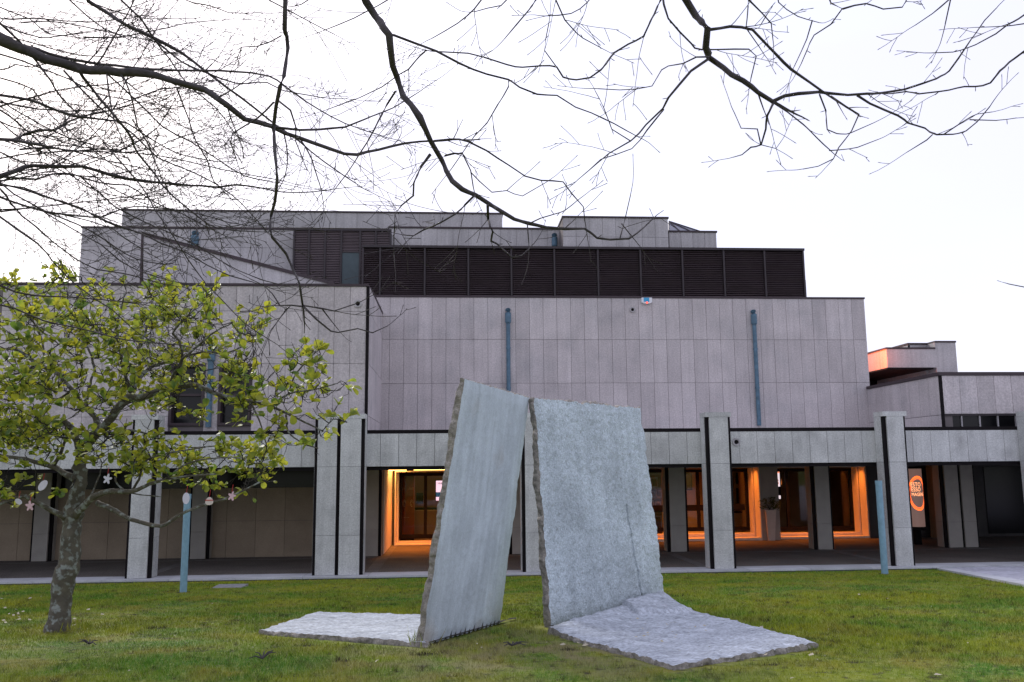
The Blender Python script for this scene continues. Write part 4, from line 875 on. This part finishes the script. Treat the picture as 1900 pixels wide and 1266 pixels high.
HH = [
 ([(530, -30), (530, 0), (529, 57), (532, 67), (530, 118), (520, 162), (512, 195), (509, 229), (510, 280), (514, 330), (510, 374), (503, 400), (502, 425), (505, 440), (531, 471), (545, 502), (555, 526), (562, 568)], 4.6, 4.9, 9.5, 4, .25, sp_((-.9, 3.2, 6.0), .035)),
 ([(562, 568), (597, 573), (621, 577), (656, 565)], 4.9, 4.9, 4, 2, .8, ()), ([(562, 568), (540, 566), (505, 568)], 4.9, 4.9, 3.5, 2, .6, ()),
 ([(562, 568), (587, 592), (614, 615), (628, 617), (663, 610), (691, 618), (719, 605)], 4.9, 5, 4, 2, .8, ()), ([(534, 570), (520, 590), (503, 612)], 4.9, 4.9, 3, 1.6, .7, ()),
 ([(597, 573), (610, 590), (628, 612)], 4.9, 4.9, 3, 1.6, .6, ()), ([(463, 517), (490, 530), (505, 545), (520, 568)][::-1], 4.9, 5, 3, 1.5, .4, ()),
 ([(522, 66), (498, 79), (478, 86), (448, 88), (440, 110)], 4.6, 4.8, 3, 1.8, 1, ()), ([(518, 188), (539, 205), (549, 236), (549, 262), (560, 290)], 4.7, 4.8, 4, 2, .9, ()),
 ([(508, 190), (478, 219), (431, 248), (428, 266), (438, 296)], 4.7, 4.9, 4, 2, .7, ()),
 ([(665, -30), (681, 0), (698, 30), (721, 66), (726, 98), (735, 145), (748, 175), (775, 216), (799, 263), (819, 296), (839, 337), (856, 352), (883, 362), (910, 379), (933, 394), (954, 406), (982, 415), (1014, 422), (1048, 424), (1083, 424), (1108, 441), (1132, 445), (1167, 443), (1198, 419)], 4.8, 5.2, 17, 3, .22, sp_((-.2, 3.4, 6.3), .05)),
 ([(721, 66), (731, 66), (768, 79), (809, 96), (853, 118), (903, 138), (944, 148), (964, 162), (997, 175), (1034, 177), (1068, 199), (1098, 210), (1139, 229), (1162, 242)], 4.8, 5.1, 6, 2, .35, ()),
 ([(809, 96), (869, 99), (903, 108), (940, 120), (970, 125), (1004, 122), (1033, 125), (1045, 143), (1070, 148), (1095, 145), (1115, 130), (1140, 98), (1165, 83), (1195, 68), (1207, 40), (1225, 0), (1232, -30)][::-1], 5.1, 4.9, 4.5, 3, .5, sp_((1.0, 3.6, 6.2), .03)),
 ([(1033, 125), (1011, 94), (1018, 47)], 4.9, 4.9, 2.8, 1.8, .4, ()),
 ([(944, 148), (944, 162), (923, 195), (903, 229), (880, 253), (859, 283), (840, 310)], 4.9, 5, 3.2, 1.8, .6, ()),
 ([(805, 263), (836, 259), (869, 263), (903, 280), (944, 306), (974, 327), (1004, 335), (1045, 338), (1061, 360), (1082, 384), (1085, 411)], 4.9, 5.1, 4.5, 2, .6, ()),
 ([(799, 286), (782, 310), (768, 340), (767, 364), (745, 381), (733, 397), (732, 420), (731, 440), (731, 470)], 4.9, 5, 5, 1.8, .7, ()),
 ([(880, 364), (863, 381), (846, 397), (819, 413), (788, 426), (767, 438), (746, 436)], 5, 5.1, 5, 2, .8, ()),
 ([(905, 381), (906, 405), (909, 420), (914, 430), (911, 447), (923, 453), (951, 478), (968, 474), (986, 457)], 5, 5.1, 6, 2, .9, ()),
 ([(826, 290), (843, 285), (859, 286), (873, 317), (877, 345)], 4.95, 5, 4, 2.5, .4, ()), ([(873, 320), (890, 337), (913, 357), (940, 354), (970, 364), (1011, 340)], 5, 5.1, 2.6, 1.6, .6, ()),
 ([(735, 170), (718, 195), (701, 226), (694, 242), (667, 286), (657, 303), (627, 344)], 4.9, 5.1, 4.5, 2, .8, ()),
 ([(792, 94), (772, 111), (758, 128), (741, 138), (708, 162), (667, 182), (620, 199)], 4.85, 5.2, 3.4, 1.8, .7, ()),
 ([(982, 415), (1003, 405), (1028, 398), (1048, 391), (1062, 380)], 5.1, 5.2, 3, 1.8, .7, ()), ([(979, 415), (981, 450)], 5.1, 5.1, 3, 2, .3, ()), ([(1048, 424), (1092, 412), (1062, 411)][::2], 5.1, 5.1, 2.5, 1.6, .3, ()),
 ([(1153, 415), (1173, 440)], 5.2, 5.2, 2.5, 2, .2, ()), ([(1150, 444), (1160, 405), (1170, 362)], 5.2, 5.2, 2.5, 1.8, .2, ()),
 ([(1262, -30), (1270, 0), (1292, 31), (1311, 52), (1311, 87), (1318, 106), (1341, 127), (1379, 151), (1407, 170), (1434, 189)], 4.9, 5.2, 17, 9, .35, sp_((1.6, 3.0, 6.4), .05)),
 ([(1434, 189), (1455, 179), (1483, 174), (1518, 172), (1542, 175), (1573, 177), (1608, 175), (1646, 172), (1678, 167), (1712, 155), (1737, 146), (1761, 132), (1778, 108), (1803, 73), (1827, 38), (1848, 16)], 5.2, 5.4, 8, 2, .45, ()),
 ([(1320, 54), (1355, 50), (1396, 56), (1421, 82), (1469, 129), (1504, 153), (1532, 174)], 5, 5.25, 6.5, 5, .5, ()),
 ([(1436, 191), (1424, 215), (1421, 240), (1412, 269), (1393, 274), (1377, 287), (1360, 292)], 5.2, 5.3, 6, 1.8, .6, ()), ([(1412, 269), (1405, 240), (1375, 238), (1362, 208)], 5.3, 5.4, 3, 1.8, .7, ()), ([(1412, 269), (1440, 276), (1450, 262)], 5.3, 5.3, 2, 1.5, .4, ()),
 ([(1591, 177), (1615, 193), (1667, 215), (1685, 228), (1716, 238), (1737, 250), (1768, 250), (1792, 243), (1813, 226), (1837, 198)], 5.3, 5.4, 5.5, 2, .3, ()),
 ([(1751, 250), (1782, 229), (1813, 212), (1841, 208)], 5.4, 5.4, 2.8, 1.6, .4, ()), ([(1799, 222), (1848, 224), (1886, 219)], 5.4, 5.4, 2.4, 1.6, .3, ()), ([(1730, 250), (1719, 260), (1683, 283)], 5.4, 5.4, 2.6, 1.6, .3, ()),
 ([(1653, 174), (1681, 170), (1705, 174), (1744, 170), (1789, 161), (1810, 161), (1837, 153), (1855, 132), (1883, 108), (1905, 92), (1940, 70)][::-1], 5.0, 5.3, 5, 2.6, .5, sp_((3.4, 3.4, 6.2), .03)),
 ([(1228, -20), (1240, 35), (1282, 80), (1302, 92), (1389, 92), (1403, 104), (1393, 146)], 5.1, 5.3, 4.5, 2.5, .5, ()),
 ([(1315, 109), (1282, 132), (1240, 182), (1230, 202), (1199, 232), (1170, 262), (1130, 285), (1082, 325)], 5.0, 5.2, 6, 2, .5, ()), ([(1232, 203), (1200, 242), (1172, 276), (1115, 296), (1085, 323)], 5.1, 5.3, 3, 1.6, .6, ()),
 ([(1316, 106), (1292, 106), (1268, 118), (1240, 123), (1228, 130), (1210, 160), (1150, 167), (1110, 165)], 5, 5.2, 3.6, 1.6, .6, ()), ([(1170, 262), (1135, 240), (1120, 200), (1105, 170)], 5.1, 5.2, 2.4, 1.6, .5, ()),
 ([(1438, 193), (1462, 208), (1490, 231), (1514, 254), (1539, 278)], 5.2, 5.3, 3.4, 2.4, .4, ()), ([(1539, 280), (1591, 274), (1629, 259)], 5.3, 5.3, 2.4, 1.6, .2, ()),
 ([(1542, 179), (1570, 198), (1594, 212), (1580, 243), (1556, 274), (1546, 295), (1518, 309), (1490, 314)], 5.25, 5.35, 3.6, 1.7, .3, ()), ([(1521, 175), (1532, 205), (1535, 240), (1553, 248), (1580, 247), (1619, 229)], 5.25, 5.35, 3.6, 1.7, .4, ()),
 ([(1539, -30), (1539, 0), (1542, 7), (1563, 16), (1542, 45), (1511, 66), (1497, 94), (1487, 118)], 5, 5.2, 4.5, 2, .8, ()), ([(1507, 38), (1497, 73), (1473, 125)], 5.1, 5.2, 3, 1.8, .4, ()), ([(1563, 16), (1608, 7), (1639, 17), (1674, 14), (1685, -10)], 5, 5.1, 4, 2.5, .6, ()),
 ([(1389, -30), (1389, 0), (1386, 35), (1384, 52), (1407, 85)], 5, 5.1, 3.4, 2, .7, ()), ([(1389, 0), (1431, 44), (1434, 70)], 5, 5.1, 3.4, 2, .9, ()), ([(1440, -20), (1445, 5), (1480, 30), (1520, 42)], 5, 5.1, 3, 1.8, .9, ()),
 ([(1768, -20), (1764, 0), (1754, 45)], 5, 5, 3.6, 2.4, .5, ()), ([(1761, 0), (1730, 25), (1698, 47)], 5, 5, 3, 1.8, .4, ()), ([(1930, 0), (1900, 28), (1872, 45), (1848, 62), (1810, 83), (1768, 97), (1740, 98)], 5, 5.2, 4.5, 1.8, .8, ()), ([(1930, 40), (1875, 48), (1820, 51)], 5, 5.1, 2.6, 1.6, .5, ()),
 ([(900, -30), (893, 0), (880, 17), (849, 44), (802, 71)], 5, 5.2, 4, 2, 1, ()), ([(1000, -30), (994, 0), (977, 24), (937, 71)], 5, 5.2, 4.5, 2, 1.1, ()), ([(1020, -30), (1031, 0), (1048, 37), (1082, 71), (1115, 89)], 5, 5.2, 4, 1.8, .9, ()),
 ([(735, -20), (718, 0), (657, 34), (600, 57)], 5.1, 5.3, 3.2, 1.8, .7, ()), ([(340, -20), (344, 0), (397, 13), (424, 24), (485, 24)], 5.1, 5.3, 3, 1.8, .8, ()), ([(480, -20), (498, 0), (532, 17), (573, 40), (620, 64)], 5.1, 5.3, 3.2, 1.8, 1, ()),
 ([(960, -20), (930, 10), (905, 15), (880, 22)], 5, 5.1, 3, 1.8, 1, ()), ([(1110, -20), (1090, 5), (1060, 25), (1010, 30)], 5, 5.1, 3, 1.8, 1, ()), ([(600, -20), (560, 8), (540, 12)], 5, 5.1, 3, 1.8, .8, ()),
 ([(1950, 535), (1900, 533), (1871, 527)], 6, 6, 3, 2, .1, ()),
]
for i, (px, y0, y1, w0, w1, dn, pre) in enumerate(HH):
    limb(TB, px, y0, y1, w0, w1, dn * 1.3, .36 if px[0][0] < 1945 else .09, pre=pre, seed=300 + i, lev=1)

# ------------------------------------------------------------------ magnolia
MG = thing('magnolia_tree', 'low spreading tree with a lichened trunk and fresh yellow green leaves, hung with paper ornaments', 'tree', onlawn(108, 1172))
Ybase = onlawn(108, 1172).y
def mg(pxl, w0, w1, dY0=0, dY1=0, name='branch', m=M_MBARK, sides=9, wl=None):
    n = len(pxl); Yl = [Ybase + dY0 + (dY1 - dY0) * i / (n - 1) for i in range(n)]; pts = [at(x, y, Yl[i]) for i, (x, y) in enumerate(pxl)]
    ra = [(x * .5 * Ybase / F) for x in wl] if wl else radii(w0, w1, n, Yl); P_, R_ = cr(pts, ra, .06)
    P_ = [p + Vector((random.gauss(0, r * .10), random.gauss(0, r * .1), random.gauss(0, r * .1))) if 0 < k < len(P_) - 1 else p for k, (p, r) in enumerate(zip(P_, R_))]
    b = MB().tube(P_, R_, sides); 
    if sides > 8:
        b.v = [tuple(Vector(v) + Vector((1, .3, 0)) * noise.noise(Vector(v) * 7) * .018) for v in b.v]
    b.build(name, m, MG, smooth=True); SK.extend(list(zip(P_, R_))); return P_
SK = []
mg([(104, 1192), (106, 1173), (110, 1140), (112, 1110), (117, 1086), (122, 1062), (129, 1040), (131, 1010), (133, 985), (135, 955), (143, 920), (149, 885), (150, 855), (153, 828)], 0, 0, 0, .1, 'trunk', sides=14, wl=[62, 46, 36, 32, 38, 40, 36, 32, 31, 34, 27, 24, 22, 22])
TR_ = [
 ([(153, 830), (170, 812), (188, 796), (212, 768), (240, 737), (264, 737), (313, 720), (365, 716), (410, 734), (462, 744), (504, 755), (556, 779), (600, 800)], 22, 2.5, .1, -.7),
 ([(139, 958), (155, 940), (170, 925), (202, 912), (243, 912), (278, 898), (306, 891), (348, 884), (400, 880)], 15, 3, 0, -.4),
 ([(181, 933), (215, 948), (243, 964), (299, 976), (330, 957), (382, 936), (417, 926), (452, 909), (480, 895)], 10, 2.5, -.05, -.7),
 ([(122, 962), (100, 948), (87, 942), (45, 921), (21, 929), (0, 936), (-30, 945)], 11, 4, 0, -.4),
 ([(140, 890), (120, 878), (104, 868), (70, 858), (35, 850), (0, 846), (-30, 835)], 13, 4, 0, .4),
 ([(101, 862), (112, 840), (122, 815), (122, 790), (118, 770)], 7, 3, .1, .5),
 ([(149, 845), (140, 810), (122, 785), (83, 779), (52, 788), (0, 789), (-40, 780)], 13, 5, .1, .5),
 ([(184, 798), (175, 772), (160, 758), (132, 723), (101, 689), (70, 675), (35, 650), (0, 647), (-40, 630)], 12, 3.5, .1, .8),
 ([(101, 689), (92, 670), (83, 661), (73, 619), (60, 590), (65, 560)], 6, 2.5, .6, .9),
 ([(70, 675), (40, 690), (10, 700), (-20, 695)], 5, 2.5, .6, 0),
 ([(245, 737), (250, 715), (261, 699), (278, 682), (313, 671), (375, 654), (420, 655), (455, 640)], 10, 2.5, 0, .7),
 ([(243, 728), (236, 705), (229, 682), (222, 647), (215, 610), (225, 570), (230, 545)], 8, 2.5, 0, -.5),
 ([(313, 720), (327, 689), (337, 668), (334, 633), (320, 619), (345, 590), (375, 560)], 8, 2.5, -.2, -.9),
 ([(255, 708), (260, 675), (257, 654), (268, 620), (278, 590), (290, 560)], 7, 2.5, 0, .4),
 ([(337, 668), (370, 640), (400, 615), (430, 600)], 5, 2.2, -.5, -1),
 ([(504, 752), (539, 730), (584, 723), (625, 712)], 4, 2, -.5, -.8), ([(535, 731), (549, 695), (584, 654), (590, 640)], 3.6, 2, -.5, -.6),
 ([(410, 734), (430, 700), (455, 680), (470, 660)], 4, 2, -.4, 0), ([(462, 744), (480, 780), (490, 810), (495, 830)], 3.6, 2, -.5, -.7), ([(530, 770), (535, 800), (560, 822), (590, 832)], 3.4, 2, -.6, -.9),
 ([(243, 912), (258, 890), (262, 870), (280, 850), (330, 838), (380, 830)], 5, 2.2, -.1, -.6), ([(306, 891), (350, 860), (400, 850), (450, 850)], 4, 2, -.3, -.8),
 ([(188, 796), (200, 812), (240, 798), (300, 815), (350, 830), (400, 828)], 5, 2.2, .1, .5),
 ([(163, 935), (175, 905), (185, 880), (190, 860)], 4, 2, 0, .3), ([(215, 885), (218, 900), (243, 915), (300, 922)], 3.5, 2, 0, -.2),
 ([(160, 758), (165, 720), (175, 680), (160, 640), (150, 600), (155, 560)], 6, 2.5, .4, 1.2), ([(132, 723), (110, 740), (70, 735), (30, 725), (-10, 735)], 5, 2.5, .5, 1),
]
for (p, w0, w1, a, b) in TR_: mg(p, w0, w1, a, b)
# crown: grow twigs towards random points of the crown volume
POLY = [(-60, 530), (0, 512), (60, 525), (110, 505), (165, 515), (215, 525), (320, 512), (345, 535), (400, 530), (440, 555), (498, 575), (492, 625), (462, 650), (470, 700), (452, 720), (380, 735), (300, 735), (230, 750), (120, 770), (60, 830), (-60, 860)]
POLY2 = [(440, 700), (500, 690), (515, 655), (560, 635), (600, 640), (648, 690), (650, 775), (610, 820), (600, 850), (500, 850), (470, 800), (400, 760)]
POLY3 = [(150, 800), (250, 790), (330, 820), (430, 815), (520, 865), (500, 890), (420, 910), (330, 905), (240, 880), (150, 860)]
POLY4 = [(-60, 800), (60, 790), (140, 800), (130, 900), (60, 930), (-60, 930)]
POLY5 = [(-60, 640), (140, 620), (330, 640), (460, 660), (470, 760), (300, 780), (150, 830), (-60, 830)]
def inp(x, y, P_):
    c = False
    for i in range(len(P_)):
        x1, y1 = P_[i]; x2, y2 = P_[(i + 1) % len(P_)]
        if (y1 > y) != (y2 > y) and x < (x2 - x1) * (y - y1) / (y2 - y1) + x1: c = not c
    return c
rs = random.Random(11); tips = []
nodes = [(p, r) for p, r in SK]; NP = np.array([tuple(p) for p, r in nodes]); 
targets = []
for poly, cnt, dmax in ((POLY, 640, 1.3), (POLY2, 85, .55), (POLY3, 190, .7), (POLY4, 60, .6), (POLY5, 170, 1.1)):
    x0, x1 = min(p[0] for p in poly), max(p[0] for p in poly); y0, y1 = min(p[1] for p in poly), max(p[1] for p in poly); k = 0
    while k < cnt:
        x, y = rs.uniform(x0, x1), rs.uniform(y0, y1)
        if not inp(x, y, poly): continue
        q = at(x, y, Ybase + rs.uniform(-dmax, dmax) - (.6 if poly is POLY2 else 0))
        if noise.noise(q * 1.9) + .35 * noise.noise(q * 4.3) > -.10: targets.append(q); k += 1
targets.sort(key=lambda t: float(((NP - np.array(tuple(t))) ** 2).sum(1).min()))
tw = MB(); NPl = NP; extra = []
for t in targets:
    d2 = ((NPl - np.array(tuple(t))) ** 2).sum(1); i = int(d2.argmin()); p = Vector(NPl[i]); L_ = (t - p).length
    if L_ < .08: continue
    n = max(3, int(L_ / .10)); side = Vector((rs.gauss(0, 1), rs.gauss(0, 1), rs.gauss(0, 1) - .4)) * L_ * .14; pts = []
    for k in range(n + 1):
        s = k / n; pts.append(p.lerp(t, s) + side * math.sin(s * PI) + Vector((rs.gauss(0, .022), rs.gauss(0, .022), rs.gauss(0, .022))) * (1 if 0 < k < n else 0))
    r0 = min(.014, .0055 + L_ * .008); tw.tube(pts, [r0 * (1 - .65 * k / n) for k in range(n + 1)], 4, cap=False)
    NPl = np.vstack([NPl, np.array([tuple(q) for q in pts[1:]])]); dd = (pts[-1] - pts[-2]).normalized(); tips.append((pts[-1], dd))
    for _ in range(rs.choice((2, 2, 3))):
        k = rs.randint(max(1, n // 2), n); q = pts[k]; e = (dd + Vector((rs.gauss(0, .8), rs.gauss(0, .8), rs.gauss(.1, .6)))).normalized(); l2 = rs.uniform(.08, .22)
        m_ = q + e * l2 * .5 + Vector((0, 0, rs.uniform(-.02, .02))); e2 = (e + Vector((0, 0, .5))).normalized(); z = m_ + e2 * l2 * .5; tw.tube([q, m_, z], [.0048, .0038, .003], 3, cap=False); tips.append((z, e2))
o = tw.build('twigs', M_MTWIG, MG); o['kind'] = 'stuff'
# leaves: obovate blade folded along the midrib
def leaf_geo(curl=.18, fold=.16):
    ws = [(0, .03), (.2, .17), (.45, .31), (.72, .37), (.92, .26), (1, .06)]; v = []; f = []
    for s, wd in ws:
        zz = -curl * s * s; v += [(-wd, s, zz + fold * wd), (0, s, zz), (wd, s, zz + fold * wd)]
    for i in range(len(ws) - 1): a = i * 3; f += [(a, a + 1, a + 4, a + 3), (a + 1, a + 2, a + 5, a + 4)]
    return v, f
LG = [leaf_geo(.1, .3), leaf_geo(.35, .15), leaf_geo(-.1, .5), leaf_geo(.2, .8)]
LM = []
for v, f in LG:
    me = bpy.data.meshes.new('leaf'); me.from_pydata(v, [], f); me.materials.append(M_LEAF); me.shade_smooth(); LM.append(me)
leaves = []
for (p, d) in tips:
    for _ in range(rs.choice((0, 1, 2, 3, 4, 4)) if noise.noise(p * 3.1) > -.22 else 0):
        y = (d * .8 + Vector((rs.gauss(0, .75), rs.gauss(0, .75), rs.gauss(.15, .55)))).normalized(); up = Vector((rs.gauss(0, .5), rs.gauss(-.3, .5), 1)); x = y.cross(up).normalized(); z = x.cross(y)
        sc = rs.uniform(.05, .118) * (1.15 if p.x > -2.6 else 1); M_ = Matrix(((x.x, y.x, z.x, 0), (x.y, y.y, z.y, 0), (x.z, y.z, z.z, 0), (0, 0, 0, 1))); leaves.append((Matrix.Translation(p - d * rs.uniform(0, .03)) @ M_ @ Matrix.Diagonal((sc, sc, sc, 1)), sc / p.y, rs.randrange(4)))
leaves.sort(key=lambda l: -l[1])
for M_, s, k in leaves[:300]:
    o = link('leaf', LM[k], MG); o.matrix_parent_inverse = Matrix.Translation(-Vector(MG.location)); o.matrix_basis = M_
V = []; Fc = []
for M_, s, k in leaves[300:]:
    n = len(V); V += [tuple(M_ @ Vector(v)) for v in LG[k][0]]; Fc += [tuple(n + i for i in q) for q in LG[k][1]]
o = mesh('leaves', V, Fc, M_LEAF, MG, smooth=True); o['kind'] = 'stuff'
print('leaves', len(leaves), 'twig faces', len(tw.f))

# paper ornaments hung in the tree
def ornament(px, py, kind, sz, label, tilt=0, dY=-.5, m=M_ORN, string=.08):
    p = at(px, py, Ybase + dY); t = thing('hanging_ornament', label, 'ornament', p, 'paper ornaments in the leafy tree'); pts = []
    n = 40
    for k in range(n):
        a = 2 * PI * k / n
        if kind == 'oval': x, z = math.cos(a) * .6, math.sin(a)
        elif kind == 'man': r = .66 + .27 * math.cos(5 * (a - PI / 2)); x, z = r * math.cos(a) * .85, r * math.sin(a) * 1.05
        else: x = math.cos(a) * (.75 - .2 * math.sin(a)); z = math.sin(a) * .8
        c_, s_ = math.cos(tilt), math.sin(tilt); pts.append((p.x + sz * (x * c_ - z * s_), p.y, p.z + sz * (x * s_ + z * c_)))
    MB().prism(pts, (0, .012, 0)).build('paper_shape', m, t)
    MB().tube([(p.x, p.y + .006, p.z + sz * .9), (p.x + .01, p.y + .006, p.z + sz * .9 + string)], .003, 4).build('ribbon', M_RED, t)
    if kind == 'bell': MB().box(p.x - sz * .8, p.x + sz * .8, p.y - .006, p.y - .001, p.z + sz * .1, p.z + sz * .25).build('band', M_RED, t)
M_OP = mat('ornament_pink', (.62, .42, .46), .6)
ornament(79, 901, 'oval', .068, 'white oval ornament tilted right, at the upper left of the trunk', -.6)
ornament(199, 889, 'man', .066, 'white figure shaped ornament just right of the trunk', -.2)
ornament(55, 939, 'man', .066, 'pale pink figure shaped ornament left of the trunk, under the low branch', .1, m=M_OP)
ornament(34, 931, 'oval', .045, 'small pale blue ornament half hidden left of the trunk beside the pink figure', .9)
ornament(345, 925, 'oval', .066, 'white oval ornament hanging in front of the top of the blue post', 0, dY=-.6)
ornament(388, 930, 'bell', .058, 'cream rounded ornament with a red band on the long low branch', 0, dY=-.6, m=mat('ornament_cream', (.62, .54, .48), .6))
ornament(430, 921, 'man', .06, 'pink figure shaped ornament near the tip of the long low branch', -.25, dY=-.7, m=M_OP)
